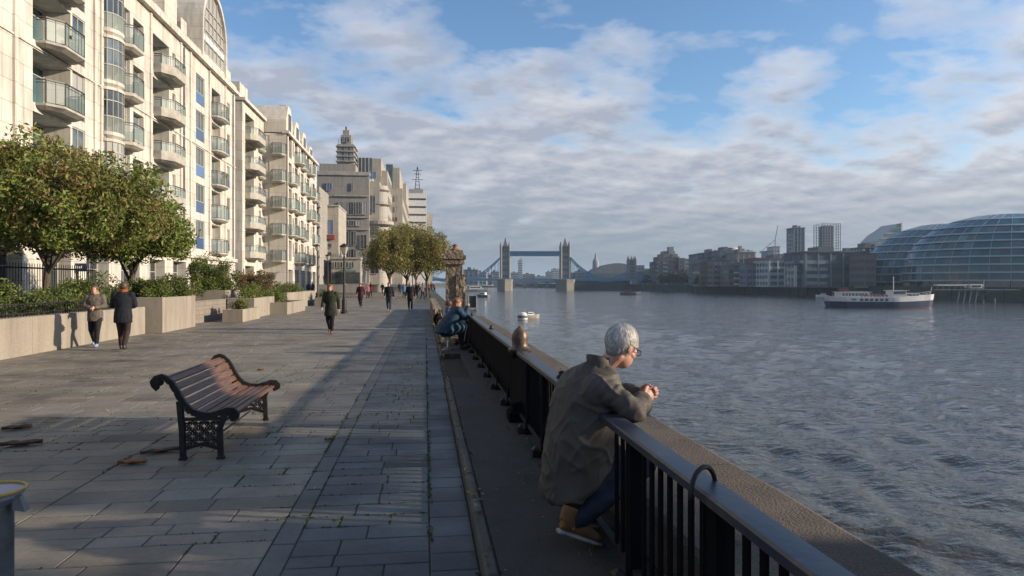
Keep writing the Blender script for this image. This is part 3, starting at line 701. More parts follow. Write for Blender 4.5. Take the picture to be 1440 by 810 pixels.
# stacked tower
tw = fbox('tower', 474, 498, 203, 232, 128, 4, M['conc'], b4)
fbox('tower_stage', 479, 494, 190, 203, 128.4, 2.6, M['conc'], tw); fbox('tower_stage', 482, 491, 183, 190, 128.8, 1.6, M['conc'], tw)
fbox('tower_stage', 485.5, 487.5, 178, 183, 129, .5, M['red'], tw)
for y in (205, 212, 219, 226): fbox('tower_rail', 472, 500, y, y+1.3, 127.6, 5, M['slab'], tw)
for a, b in ((475, 480), (484, 489), (492, 497)):
    for y in (207, 214, 221): pwin(a, b, y, y+4.5, 127.9, tw, 'teal')
for a in (481, 487): pwin(a, a+4, 192, 200, 128.3, tw, 'glassd')
fbox('antenna', 476, 476.6, 195, 203, 128, .1, M['grey_metal'], tw); fbox('antenna', 495, 495.5, 193, 203, 128, .1, M['grey_metal'], tw)
# glazed middle tier and tall cream slabs stepping to the river
fbox('glass_tier', 499, 523, 222, 249, 131, 10, M['teal'], b4)
for x in (503, 508, 513, 518): fbox('mullion', x, x+1, 222, 249, 130.8, .3, M['slab'], b4)
fbox('cream_slab', 519, 536, 223, 400, 133, 22, M['cream2'], b4)
fbox('cream_slab', 519.5, 534, 255, 400, 121, 11, M['cream2'], b4)
fbox('cream_slab', 529, 545, 240, 400, 134, 36, M['cream2'], b4)
for r in ((518.5,529,241,252,'blue'), (519.5,528,275,300,'glass'), (519.5,533,318,332,'glass'), (521,533,345,362,'glassd'), (521,533,368,385,'glassd')):
    pwin(*r[:4], 120.9, b4, r[4])
# curved drum balconies at the corner
c0 = (XY(533, 123), 123)
for yt, yb, rr in ((312, 318, 2.6), (268, 270, 2.0), (288, 290, 2.2), (340, 343, 2.4), (365, 367, 2.4)):
    z0, z1 = ZZ(yb, c0[0], 123), ZZ(yt, c0[0], 123); s = MB(); s.lathe([(rr*.85, z0), (rr, z0+.2), (rr, z1)], (c0[0], c0[1], 0), 24); s.build('drum_balcony', M['cream2'], b4, fixn=True)
s = MB(); s.lathe([(1.5, 0), (1.5, ZZ(262, c0[0], 123))], (c0[0], c0[1], 0), 24); shadeauto(s.build('drum_wall', M['cream2'], b4))
s = MB()
for y in (278, 299, 328, 352, 376):
    z = ZZ(y, c0[0], 123); s.lathe([(1.56, z-.9), (1.56, z+.9)], (c0[0], c0[1], 0), 24)
s.build('ribbon_window', M['glass'], b4)
fbox('glass_turret', 543, 552, 232, 262, 150, 8, M['teal'], b4); fbox('turret_roof', 542.5, 552.5, 230.5, 232, 149.8, 8.4, M['slab'], b4)
fbox('cream_slab', 552, 562, 236, 400, 156, 30, M['cream2'], b4); fbox('cream_slab', 546, 566, 265, 400, 152, 44, M['cream2'], b4)
fbox('cream_slab', 560, 571, 258, 400, 178, 40, M['cream2'], b4)
for x, Y in ((548, 151.9), (555, 151.9), (562, 177.9)):
    for y in (275, 290, 305, 320, 335, 350): pwin(x, x+4, y, y+7, Y, b4, 'glass', 0)
for X_, ya, yb in ((XY(536,133), 134, 154), (XY(545,134), 136, 168), (XY(566,152), 153, 194), (XY(571,178), 180, 216)):
    for z in (6, 9.6, 13.2, 16.8, 20.4):
        for y in np.arange(ya+1, yb-1, 4.2):
            fm_, g_, _ = win_meshes(2.0, 1.8, 1, 0, 0); o = link('window', fm_, b4); o.location = Vector((X_+.05, y, z))-root_loc(b4); o.rotation_euler = (0, 0, -pi/2); link('pane', withmat(g_, M['glass']), o)
# white cube house in front
b5 = thing('apartment_building', 'small white cubic block with square dark windows in front of the grey stepped complex', 'building', (XY(462, 104), 104, 0))
fbox('wall', 447, 476, 290, 400, 104, 10, M['cream2'], b5)
o = pwin(456, 469, 309, 330, 103.95, b5, 'blue', 1); fbox('balcony', 455, 470, 330, 336, 103, 1.1, M['red'], b5)
for y in (342, 354, 368): pwin(459, 467, y, y+7, 103.95, b5, 'glassd', 0)
fbox('roof_edge', 446.5, 476.5, 288, 290, 103.8, 10.4, M['slab'], b5)
b6 = thing('shop_row', 'low pale two storey annex with ground floor shops and an open terrace', 'building', (XY(490, 100), 100, 0))
fbox('wall', 466, 507, 364, 398, 100, 10, M['cream2'], b6); fbox('parapet', 465.5, 507.5, 362, 364, 99.8, 10.4, M['slab'], b6)
for x in (470, 478, 486, 494): pwin(x, x+4, 368, 377, 99.95, b6, 'glassd', 0)
fbox('shopfront', 467, 506, 383, 399, 99.9, .3, M['glassd'], b6); fbox('awning', 478, 500, 380, 383, 98.8, 1.2, M['teal'], b6)
b7 = thing('apartment_building', 'slim glass balconied building squeezed between the cream blocks and the grey complex', 'building', (XY(442, 95), 95, 0))
fbox('wall', 437, 449, 262, 400, 96, 9, M['greyst'], b7)
for y in range(268, 390, 14):
    fbox('balcony', 438, 450, y+7, y+9, 94.8, 1.4, M['slab'], b7); pwin(439, 448, y, y+7, 95.93, b7, 'glass')
# white stepped tower block with radio mast at the far end
b8 = thing('apartment_tower', 'white banded tower block behind the riverside trees with a mast on its roof', 'building', (XY(588, 205), 205, 0))
fbox('wall', 571, 600, 272, 400, 205, 20, M['white'], b8); fbox('wall', 596, 608, 300, 400, 214, 20, M['cream2'], b8); fbox('roof_storey', 575, 595, 266, 272, 207, 12, M['conc'], b8)
for y in range(279, 345, 11): fbox('window_band', 572, 599, y, y+2.2, 204.9, .3, M['glassd'], b8)
s = MB(); mx_, my_ = XY(587, 208), 208; zt = ZZ(266, mx_, my_)
for dx, dy in ((-.7,-.7),(.7,-.7),(.7,.7),(-.7,.7)): s.bar((mx_+dx, my_+dy, zt), (mx_+dx*.15, my_+dy*.15, zt+6.5), .16, .16)
for k in range(6): z = zt+k*1.1; q = .7*(1-k*.14); s.box(mx_-q, mx_+q, my_-q-.1, my_-q+.1, z, z+.12)
s.bar((mx_, my_, zt+6), (mx_, my_, ZZ(234, mx_, my_)), .14, .14)
for y, h_ in ((240, 1.3), (245, 1.0), (253, 1.6)): z = ZZ(y, mx_, my_); s.box(mx_-h_, mx_+h_, my_-.06, my_+.06, z, z+.14)
s.build('mast', M['black'], b8)

# ------------------------------------------------------------------ city across the river
def fm(name, c1, c2=None, r=.8, **k): return mat(name, c1, r, col2=c2, **k)
M['fbrick'] = fm('far_brick', (0.24, 0.17, 0.135), (0.19, 0.15, 0.12), ns=.05); M['ftan'] = fm('far_tan', (0.36, 0.31, 0.26), (0.3, 0.26, 0.22), ns=.05)
M['fgrey'] = fm('far_grey', (0.25, 0.265, 0.285), (0.2, 0.215, 0.235), ns=.05); M['fpale'] = fm('far_pale', (0.46, 0.45, 0.43), (0.38, 0.38, 0.37), ns=.05)
M['fdark'] = fm('far_dark', (0.085, 0.1, 0.12), (0.12, 0.135, 0.15), ns=.05); M['fglass'] = glass_mat('far_glass', (.05,.075,.10), .12, rnd=.3, col2=(.10,.13,.15))
M['fgreen'] = glass_mat('far_green_glass', (.08,.14,.13), .12, rnd=.3, col2=(.16,.20,.16)); M['fblue'] = fm('bridge_blue', (.08,.19,.31), (.11,.23,.34), .5, ns=.3)
M['fwhite'] = fm('far_white', (.55,.55,.54)); M['roofm'] = fm('far_roof', (.11,.12,.13), (.16,.17,.17), ns=.1)
M['bstone'] = stone_mat('bridge_stone', (.29,.275,.25), (.24,.23,.21), 3, 1.2, .06, .7, 'w'); M['pierst'] = stone_mat('pier_stone', (.24,.215,.18), (.20,.18,.15), 3, 1.4, .06, .65, 'w')
def cx(px, c): return (px-720)/960*c
def cz(py, c): return EYE-(py-397)/960*c
def city(label, px0, px1, yt, c, th, m, cat='building', band='fglass', st=3.3, pier=3.0, yb=None, name='far_building', grp=None, roof=None, pm=None, zb=BANK, balc=False, ins=.0):
    r0, r1, zt = cx(px0, c), cx(px1, c), cz(yt, c)
    o = thing(name, label, cat, camframe(((r0+r1)/2, c, zb)), grp)
    s = MB(camframe); s.box(r0, r1, c, c+th, zb, zt); s.build('wall', M[m], o)
    n = int((zt-zb-1)/st)
    if band:
        for i in range(n):
            z = zb+1.2+i*st; s = MB(camframe); s.box(r0+.5, r1-.5, c-.12, c+.3, z, z+st*.52); s.box(r1-.3, r1+.12, c+.6, c+th-.6, z, z+st*.52); s.box(r0-.12, r0+.3, c+.6, c+th-.6, z, z+st*.52)
            s.build('window_band', M[band], o)
        if pier:
            s = MB(camframe); k = max(2, int((r1-r0)/pier))
            for i in range(k+1):
                r = r0+.4+(r1-r0-.8)*i/k; s.box(r-.32, r+.32, c-.3, c+.1, zb+.5, zt-.4)
            k = max(1, int(th/pier))
            for i in range(k+1):
                cc = c+.4+(th-.8)*i/k; s.box(r0-.3, r0+.05, cc-.3, cc+.3, zb+.5, zt-.4); s.box(r1-.05, r1+.3, cc-.3, cc+.3, zb+.5, zt-.4)
            s.build('pier', M[pm or m], o)
    if balc:
        for i in range(n):
            z = zb+1.0+i*st; s = MB(camframe)
            for k in range(int((r1-r0)/9)): s.box(r0+3+k*9, r0+6.5+k*9, c-1.4, c, z, z+.9)
            s.build('balcony', M['fwhite'], o)
    s = MB(camframe); s.box(r0-.4, r1+.4, c-.5, c+th+.4, zt, zt+.7)
    if r1-r0 > 8: s.box(r0+(r1-r0)*.25, r0+(r1-r0)*.5, c+3, c+th*.6, zt+.7, zt+2.8); s.box(r0+(r1-r0)*.68, r0+(r1-r0)*.76, c+3, c+6, zt+.7, zt+2.2)
    s.build('roof', M[roof or 'roofm'], o)
    return o
city('low dark brick wharf building left of the ziggurat flats across the river', 920, 928, 369, 560, 18, 'fdark')
z1 = city('stepped brown ziggurat block of flats with a square lift tower, right of the bridge chains', 927, 955, 362, 545, 22, 'fbrick', balc=True)
s = MB(camframe); c = 550
s.box(cx(930,c), cx(953,c), c, c+16, BANK, cz(357,c)); s.box(cx(934,c), cx(950,c), c+2, c+14, BANK, cz(353,c)); s.build('upper_storey', M['fbrick'], z1)
s = MB(camframe); s.box(cx(941,c), cx(947.5,c), c, c+8, BANK, cz(347,c)); s.build('lift_tower', M['fgrey'], z1)
city('brown block with pale balcony fronts beside the ziggurat flats', 955, 963, 364, 540, 18, 'fbrick', balc=True)
city('plain grey slab block between the ziggurat flats and the long row', 962, 972.5, 365, 600, 20, 'fgrey', pier=0)
city('blue grey glass cube at the left end of the long wharf row', 981, 994, 358, 455, 22, 'fgrey', band='fglass')
city('brick wharf flats with white window columns, first of the long row', 984, 1003, 371, 425, 18, 'fbrick', balc=True, pier=3.2)
city('grey banded block set back behind the white columned flats', 993, 1014, 356, 450, 22, 'fgrey', band='fdark')
city('tan brick warehouse with tall window bays in the long row', 1003, 1024, 368, 412, 18, 'ftan', pier=2.6, pm='fbrick')
w1 = city('large warehouse block with glazed penthouse and round rooftop drum', 1013, 1038, 353, 430, 24, 'fgrey', band='fglass')
s = MB(camframe); c = 436; s.lathe([(4.4, cz(353,c)), (4.4, cz(348.5,c)), (3.6, cz(347.6,c))], (cx(1030.5,c), c+4, 0), 20); shadeauto(s.build('rooftop_drum', M['fpale'], w1))
w2 = city('broad pale stone block with curved right roof end and square chimney', 1037, 1062, 356, 408, 22, 'ftan', band='fdark')
s = MB(camframe); c = 410; s.box(cx(1040,c), cx(1043.4,c), c, c+3, BANK, cz(346,c)); s.build('chimney', M['ftan'], w2)
s = MB(camframe); s.box(cx(1044,c), cx(1060,c), c+1, c+14, BANK+8, cz(352,c)); s.build('upper_storey', M['fpale'], w2)
city('dark glazed waterfront block with pale balcony stripes below the curved roof', 1024, 1049, 374, 392, 14, 'fbrick', balc=True, pier=2.8)
city('brown waterfront flats with white balconies right of the curved roofed block', 1049, 1068, 372, 380, 14, 'fgrey', balc=True, pier=2.8)
city('red brick warehouse with red roof next to the glass fronted offices', 1064, 1081, 364, 382, 20, 'fbrick', roof='red')
city('left one of two thin grey towers standing behind the red roofed warehouse', 1080, 1088.5, 353.5, 620, 16, 'fgrey', name='far_tower', cat='tower')
city('taller pale tower of the thin pair under the crane', 1088, 1096.5, 347.5, 640, 16, 'fpale', name='far_tower', cat='tower', roof='red')
city('pale green glass office front across the river, left of the slim tower', 1081, 1118, 365, 360, 22, 'fpale', band='fgreen', pier=4, pm='fwhite')
city('tall slim dark slab tower standing alone on the skyline', 1116, 1131.5, 321, 560, 14, 'fdark', name='far_tower', cat='tower', band='fglass', pier=3, pm='fgrey')
city('low pale rooftop block left of the slim dark tower', 1105, 1116, 358, 520, 16, 'fpale')
city('long dark blue glass office block running to the first glass dome', 1132, 1222, 355, 318, 24, 'fdark', band='fgreen', pier=5.5, pm='fgrey')
city('low glass pavilion block with white sills at the foot of the slim tower', 1118, 1150, 372, 322, 12, 'fdark', band='fgreen', pier=3.5, pm='fwhite')
city('dark red brick corner block squeezed against the left glass dome', 1216, 1232, 358, 300, 14, 'fbrick', band='fdark', pier=0)
gw = city('small green glass block under the slanted glass roof', 1214, 1242, 349, 345, 18, 'fdark', band='fgreen', pier=3, pm='fwhite')
# frame tower
c = 520; ft = thing('frame_tower', 'open steel framed tower with dark core rising beside the slim slab tower', 'tower', camframe((cx(1169,c), c, BANK)))
s = MB(camframe); s.box(cx(1162,c), cx(1175,c), c+4, c+12, BANK, cz(317,c)); s.build('core', M['fdark'], ft)
s = MB(camframe)
for px in (1157, 1160.5, 1164, 1168, 1172, 1176, 1179, 1182):
    for cc in (c, c+15): s.box(cx(px,c)-.22, cx(px,c)+.22, cc, cc+.4, BANK, cz(314.5,c))
for i in range(26):
    z = cz(314.5,c)-i*2.1
    if z > 0: s.box(cx(1157,c), cx(1182,c), c, c+.35, z, z+.22); s.box(cx(1157,c), cx(1182,c), c+15, c+15.3, z, z+.22); s.box(cx(1157,c), cx(1157,c)+.3, c, c+15, z, z+.2); s.box(cx(1182,c)-.3, cx(1182,c), c, c+15, z, z+.2)
s.build('steel_frame', M['fgrey'], ft)
# slanted glass wedge
c = 420; wg = thing('glass_wedge', 'slanted pale glass wedge roof rising to a point behind the left glass dome', 'building', camframe((cx(1250,c), c, BANK)))
s = MB(camframe)
pl = [(cx(1234,c), BANK), (cx(1268,c), BANK), (cx(1266.5,c), cz(314,c)), (cx(1257,c), cz(321,c)), (cx(1246,c), cz(328,c)), (cx(1236,c), cz(338,c))]
s.extr(pl, 'y', c, c+22); s.build('wall', M['fpale'], wg)
s = MB(camframe)
for i in range(12):
    z = cz(396-i*7, c); xl = cx(1234.5,c) if z < cz(338,c) else cx(1236,c)+(z-cz(338,c))*(cx(1266,c)-cx(1236,c))/(cz(314,c)-cz(338,c)); s.box(xl+.3, cx(1267,c)-.3, c-.15, c, z, z+1.9)
s.build('window_band', M['fgreen'], wg)
s = MB(camframe); s.box(cx(1266.3,c), cx(1268.3,c), c-.5, c+.6, BANK, cz(313.5,c)); s.build('fin', M['fwhite'], wg)
# crane
def crane(label, px, yb, yt, jx, jy, hx, hy, c):
    t = thing('tower_crane', label, 'crane', camframe((cx(px,c), c, BANK)))
    s = MB(camframe); s.bar((cx(px,c), c, BANK), (cx(px,c), c, cz(yt,c)), .55, .55); s.build('mast', M['fgrey'], t)
    s = MB(camframe); s.bar((cx(px,c), c, cz(yt,c)), (cx(jx,c), c, cz(jy,c)), .45, .45); s.bar((cx(px,c), c, cz(yt,c)), (cx(hx,c), c, cz(hy,c)), .4, .4); s.box(cx(hx,c)-1, cx(hx,c)+1, c-.5, c+.5, cz(hy,c)-1.2, cz(hy,c)+.4); s.build('jib', M['fgrey'], t)
crane('thin luffing crane with raised jib on the skyline above the wharf row', 1090, 350, 337, 1094, 317, 1070, 354, 600)
# trees and low pavilions on the far bank between ziggurat and wharf row (see foliage)
# small skyline blocks beyond and around the bridge
fb = [
 ('curved grey glass block on the left shore, just right of the stone pillar', 652, 672, 380, 640, 'fgrey', 'fglass'),
 ('pale riverside flats on the left shore under the bridge chain', 668, 684, 384, 700, 'fpale', 'fdark'),
 ('low red brown block by the left bridge approach', 680, 692, 387, 760, 'fbrick', 'fdark'),
 ('pale block seen between the chain and the left bridge tower', 690, 702, 383, 820, 'ftan', 'fdark'),
 ('low dark blocks seen under the walkways just right of the left bridge tower', 718, 730, 384, 1130, 'fgrey', 'fdark'),
 ('slim pointed pale tower seen in the gap between the bridge towers', 728.5, 734.5, 367, 1300, 'fpale', 'fglass'),
 ('brown warehouse row seen in the middle of the bridge span', 735, 752, 386, 1140, 'fbrick', 'fdark'),
 ('pale low roofs in the middle of the bridge span', 752, 768, 389, 1120, 'ftan', 'fdark'),
 ('tall grey blocks seen just left of the right bridge tower', 768, 777, 383, 1180, 'fgrey', 'fdark'),
 ('stepped pale block touching the right bridge tower', 776, 787, 379, 1210, 'fpale', 'fdark'),
 ('orange brick flats seen right of the right bridge tower', 804, 812, 384, 800, 'fbrick', 'fdark'),
 ('tan flats behind the falling bridge chain', 811, 823, 382, 780, 'ftan', 'fdark'),
 ('thin dark block behind the lowest point of the right chain', 822, 835, 385, 760, 'fgrey', 'fglass'),
 ('grey block right of the right bank bridge tower', 896, 906, 374, 640, 'fgrey', 'fdark'),
 ('long low dark block joining the bridge approach to the ziggurat flats', 904, 930, 382, 600, 'fdark', 'fglass'),
 ('pale thin block left of the green glass office front', 972, 984, 380, 520, 'ftan', 'fdark')]
for l, a, b, yt, c, m_, bd in fb:
    q_ = city(l, a, b, yt, c, 25, m_, band=bd, pier=3.5 if c < 800 else 0, st=3.3)
    if c == 1300: spt = q_
s = MB(camframe); c = 1300; s.rings([[(cx(728.5,c),c,cz(367,c)),(cx(734.5,c),c,cz(367,c)),(cx(734.5,c),c+8,cz(367,c)),(cx(728.5,c),c+8,cz(367,c))],[(cx(732.5,c),c,cz(362,c)),(cx(733,c),c,cz(362,c)),(cx(733,c),c+8,cz(362,c)),(cx(732.5,c),c+8,cz(362,c))]])
s.build('crown', M['fpale'], spt)
# long curved roof hall with cupola
c = 740; hl = thing('station_hall', 'long pale hall with arched roof and a thin cupola behind the right bridge chain', 'building', camframe((cx(868,c), c, BANK)))
n_ = 14; s = MB(camframe); pr = [(cx(831+ (906-831)*i/n_, c), cz(386-16*sin(pi*i/n_)**.6, c)) for i in range(n_+1)]
s.extr([(cx(831,c), BANK)]+pr+[(cx(906,c), BANK)], 'y', c, c+60); s.build('arched_roof', M['roofm'], hl)
s = MB(camframe)
for i in range(12): a = 836+i*5.6; s.box(cx(a,c), cx(a+3.6,c), c-.4, c, cz(393,c), cz(384,c))
s.build('window', M['fdark'], hl)
s = MB(camframe); s.lathe([(3.8, cz(385,c)), (3.4, cz(367,c)), (2.2, cz(364,c)), (1.2, cz(362,c)), (1.1, cz(359,c)), (.2, cz(355,c))], (cx(839,c), c+8, 0), 14); s.build('cupola', M['fgrey'], hl)

# ------------------------------------------------------------------ suspension bridge with twin Gothic towers
BCd = 563.0; br = thing('suspension_bridge', 'twin towered Gothic stone bridge with blue walkways and hanging chains across the river', 'bridge', camframe((cx(752,BCd), BCd, WATER)))
def px2r(px): return cx(px, BCd)
def py2z(py): return cz(py, BCd)
def btower(px0, px1, ytop, par, small=False):
    r0, r1 = px2r(px0), px2r(px1); zb = py2z(394); zc_ = py2z(ytop); w_ = r1-r0; d = w_*1.05; s = MB(camframe)
    c0_ = BCd-d/2
    s.box(r0+.4, r1-.4, c0_+.4, c0_+d-.4, zb, zc_)
    for z in (.22, .42, .62, .82, 1.0): zz = zb+(zc_-zb)*z; s.box(r0+.1, r1-.1, c0_+.1, c0_+d-.1, zz-.35, zz)
    for rr in (r0+.7, r1-.7):
        for cc in (c0_+.7, c0_+d-.7):
            s.lathe([(1.05, zb), (1.05, zc_+1.2), (1.25, zc_+1.3), (1.1, zc_+2.2), (.12, zc_+6.2)], (rr, cc, 0), 8)
    t = s.build('bridge_tower', M['bstone'], br)
    s = MB(camframe); rm = (r0+r1)/2; h_ = 7.5 if not small else 4
    s.rings([[(r0+1.4,c0_+1.4,zc_),(r1-1.4,c0_+1.4,zc_),(r1-1.4,c0_+d-1.4,zc_),(r0+1.4,c0_+d-1.4,zc_)],[(rm-.9,BCd-.9,zc_+h_*.8),(rm+.9,BCd-.9,zc_+h_*.8),(rm+.9,BCd+.9,zc_+h_*.8),(rm-.9,BCd+.9,zc_+h_*.8)],[(rm-.1,BCd-.1,zc_+h_+2),(rm+.1,BCd-.1,zc_+h_+2),(rm+.1,BCd+.1,zc_+h_+2),(rm-.1,BCd+.1,zc_+h_+2)]])
    s.rings([[(rm-1.3,c0_+.2,zc_),(rm+1.3,c0_+.2,zc_),(rm+1.3,c0_+2,zc_),(rm-1.3,c0_+2,zc_)],[(rm-.1,c0_+.2,zc_+3.4),(rm+.1,c0_+.2,zc_+3.4),(rm+.1,c0_+2,zc_+3.4),(rm-.1,c0_+2,zc_+3.4)]])
    s.build('spire_roof', M['roofm'], t)
    for k in (0.08, .28, .48, .68, .88):
        z = zb+(zc_-zb)*k; s = MB(camframe)
        for f in (.3, .5, .7): s.box(r0+w_*f-.45, r0+w_*f+.45, c0_+.28, c0_+.5, z, z+(zc_-zb)*.09)
        s.build('window', M['fdark'], t)
    return t
btower(703.5, 717.5, 350, br); btower(787.5, 801.5, 350, br); btower(882.5, 893.5, 370, br, True)
for a, b in ((699.5, 721), (782.5, 807)):
    s = MB(camframe); rm, hw = (px2r(a)+px2r(b))/2, (px2r(b)-px2r(a))/2
    pts = [(rm-hw, BCd-8), (rm-hw*.8, BCd-13), (rm, BCd-16), (rm+hw*.8, BCd-13), (rm+hw, BCd-8), (rm+hw, BCd+8), (rm, BCd+14), (rm-hw, BCd+8)]
    s.rings([[(x, y, WATER-1) for x, y in pts], [(x, y, py2z(395)) for x, y in pts], [(rm+(x-rm)*1.04, BCd+(y-BCd)*1.03, py2z(395)) for x, y in pts], [(rm+(x-rm)*1.04, BCd+(y-BCd)*1.03, py2z(393)) for x, y in pts]])
    s.build('river_pier', M['pierst'], br)
for cc in (BCd-4, BCd+4):
    s = MB(camframe); r0, r1 = px2r(717), px2r(788); z0, z1 = py2z(360), py2z(353.5)
    s.box(r0, r1, cc-.5, cc+.5, z0, z0+.9); s.box(r0, r1, cc-.5, cc+.5, z1-.6, z1); s.box(r0, r1, cc-.2, cc+.2, z0+.9, z1-.6)
    for i in range(30): r = r0+(r1-r0)*i/29; s.box(r-.18, r+.18, cc-.6, cc+.6, z0, z1)
    s.build('high_walkway', M['fblue'], br)
s = MB(camframe); s.box(px2r(560), px2r(960), BCd-5, BCd+5, py2z(395), py2z(393)); s.box(px2r(560), px2r(960), BCd-5.2, BCd-4.9, py2z(393), py2z(391.6)); s.build('deck', M['fblue'], br)
def chain(pts):
    P_ = [Vector((px2r(a), 0, py2z(b))) for a, b in pts]
    def cr(t):
        n = len(P_)-1; i = min(int(t*n), n-1); f = t*n-i; p0, p1, p2, p3 = P_[max(i-1,0)], P_[i], P_[i+1], P_[min(i+2,n)]
        return .5*((2*p1)+(-p0+p2)*f+(2*p0-5*p1+4*p2-p3)*f*f+(-p0+3*p1-3*p2+p3)*f**3)
    for cc in (BCd-4.4, BCd+4.4):
        s = MB(camframe); N_ = 40; q = [cr(i/N_) for i in range(N_+1)]
        for i in range(N_):
            th0 = 2.6*sin(pi*i/N_)+.5; th1 = 2.6*sin(pi*(i+1)/N_)+.5
            a, b = q[i], q[i+1]
            s.bar((a.x, cc, a.z), (b.x, cc, b.z), .7, .55); s.bar((a.x, cc, a.z-th0), (b.x, cc, b.z-th1), .7, .55); s.bar((a.x, cc, a.z-th0 if i % 2 else a.z), (b.x, cc, b.z if i % 2 else b.z-th1), .35, .35)
            if i % 2 == 0 and a.z-th0 > py2z(393): s.bar((a.x, cc, a.z-th0), (a.x, cc, py2z(393)), .25, .25)
        s.build('chain', M['fblue'], br)
chain([(703.5, 362), (690, 374), (675, 385), (660, 391), (640, 393), (615, 391), (600, 386)])
chain([(802, 362), (812, 372), (825, 382), (840, 389.5), (855, 391.5), (870, 388), (884, 381.5)])
chain([(894, 384), (905, 389), (918, 391.5), (936, 392.5)])
tag_ = city('dark blue boat shed wall under the right side span of the bridge', 803, 886, 395, 575, 25, 'fdark', band=None, zb=WATER-1)
s = MB(camframe); c = 800
s.box(cx(716,c), cx(790,c), c, c+9, cz(397.5,c), cz(395.5,c))
for px in (722, 738, 754, 770, 786): s.box(cx(px,c)-2, cx(px,c)+2, c, c+9, WATER-1, cz(397,c))
tag(s.build('low_bridge', M['roofm']), 'low dark road bridge far upstream, seen under the twin towered bridge', 'bridge')

# ------------------------------------------------------------------ glass domes
def dome(label, px0, px1, yt, yb, c, nst, tiltx, name, ex=2.05):
    cc = c; r0, r1 = cx(px0,c), cx(px1,c); rc_, R_ = (r0+r1)/2, (r1-r0)/2; zb, zt = cz(yb,c), cz(yt,c); H = zt-zb
    o = thing(name, label, 'glass building', camframe((rc_, cc, BANK)))
    def ring(f, k=1.0, n=72):        # superellipse section; f height fraction
        q = (1-max(0, f)**ex)**(1/ex) if f < 1 else 0; rr = R_*q*k; ox = tiltx*f*R_
        return [(rc_+ox+rr*cos(2*pi*j/n), cc+.75*rr*sin(2*pi*j/n), zb+H*f) for j in range(n)]
    fs = [i/nst for i in range(nst)]+[.965]
    rd = random.Random(len(label))
    for i in range(nst):
        f0, f1 = fs[i], fs[i+1]; n = 72
        a, b = ring(f0+.004), ring(f1-.004)
        v, f_, tn = [], [], []
        for j in range(n):
            k = (j+1) % n; bi = len(v)
            v += [camframe(p) for p in (a[j], a[k], b[k], b[j])]; f_.append((bi, bi+1, bi+2, bi+3)); q = rd.uniform(.75, 1.2) if rd.random() > .06 else 1.7; tn += [(q, q*rd.uniform(.95,1.05), q, 1)]*4
        off = root_loc(o); v = [(x-off.x, y-off.y, z-off.z) for x, y, z in v]
        tinted('glass_storey', v, f_, tn, M['dglass'], parent=o)
        s = MB(camframe); s.rings([ring(f0-.004, 1.0), ring(f0-.006, 1.016), ring(f0+.016, 1.016), ring(f0+.016, 1.0)], cap=False)
        s.build('floor_band', M['dband'], o)
    s = MB(camframe)
    for j in range(0, 72, 2):
        s.tube([ring(f)[j] for f in fs], .14, 4)
    s.build('mullion', M['dband'], o)
    s = MB(camframe); s.rings([ring(.965, 1.01), ring(.985, 1.0), ring(.995, .9)]); s.build('roof_cap', M['fgrey'], o)
    s = MB(camframe); n = 60; s.rings([[(rc_+R_*.93*cos(2*pi*j/n), cc+.7*R_*sin(2*pi*j/n), z) for j in range(n)] for z in (BANK, zb)]); s.build('ground_floor', M['fglass'], o)
    for j in range(30, 60, 2):
        s = MB(camframe); s.bar((rc_+R_*.95*cos(2*pi*j/n), cc+.715*R_*sin(2*pi*j/n), BANK), (rc_+R_*.95*cos(2*pi*j/n), cc+.715*R_*sin(2*pi*j/n), zb), .25, .25); s.build('column', M['fgrey'], o)
M['dband'] = mat('dome_frame', (.30,.33,.34), .45)
M['dglass'] = mat('dome_glass', (.030,.10,.125), .18, spec=.5, tint=True, col2=(.11,.12,.09), ns=.05, lo=.5, hi=.75)
dome('curved glass dome office building, left and lower of the pair across the river', 1216, 1440, 314.5, 397, 325, 8, .0, 'glass_dome')
dome('largest glass dome building at the right edge with banded floors', 1281, 1570, 301, 395, 288, 9, .0, 'glass_dome', 2.35)

# ------------------------------------------------------------------ boats, moorings, jetty
def boatbase(px, py, name, label, cat='boat'): p = G(px, py, WATER); return thing(name, label, cat, (p.x, p.y, WATER)), p
c = 960*6.75/35.5; zw = WATER
fy = thing('passenger_boat', 'white and navy passenger boat with red waterline, the largest boat on the river', 'boat', camframe((cx(1232,c), c, zw)))
rs, rb = cx(1162,c), cx(1306,c); Lh = (rb-rs)*.97; Bm = 2.9
def bf(p): return camframe((rs+p[0], c+p[1]-p[0]*.10, zw+p[2]))   # local: x along, y across
def hull(z0, z1, k0, k1, name, m, par, fl=0):
    s = MB(bf); rg = []
    for z, k, sh in ((z0, k0, 0), (z1, k1, 1)):
        row = []
        N_ = 22
        for i in range(N_+1):
            t = i/N_; hw = Bm*k*min(1, (.55+t*3.2))*min(1, ((1-t)*2.6))**.62; x = t*(Lh+.0)-(.5 if sh == 0 else 0)*(1-t)*-1+ (0 if t < .95 else (z*.22))
            sheer = (.9*max(0, t-.55)**2*4+.25*max(0,.3-t)*2)*(z/2.6) if z > 0 else 0
            row.append((x, -hw, z+sheer))
        for i in range(N_, -1, -1):
            x, y, z_ = row[i]; row.append((x, -y, z_))
        rg.append(row)
    s.rings(rg); return s.build(name, m, par)
hull(-.5, .10, .9, .94, 'boot_stripe', M['red'], fy); hull(.10, 1.65, .94, .99, 'lower_hull', M['navy'], fy); hull(1.65, 2.85, .99, 1.02, 'upper_hull', M['white'], fy)
s = MB(bf)
for i in range(6): x = Lh*.27+i*1.25; s.box(x, x+.78, -Bm*1.03, -Bm*1.0+.05, 1.85, 2.5)
s.box(Lh*.19, Lh*.235, -Bm*1.03, -Bm, 2.1, 2.4); s.build('saloon_window', M['glassd'], fy)
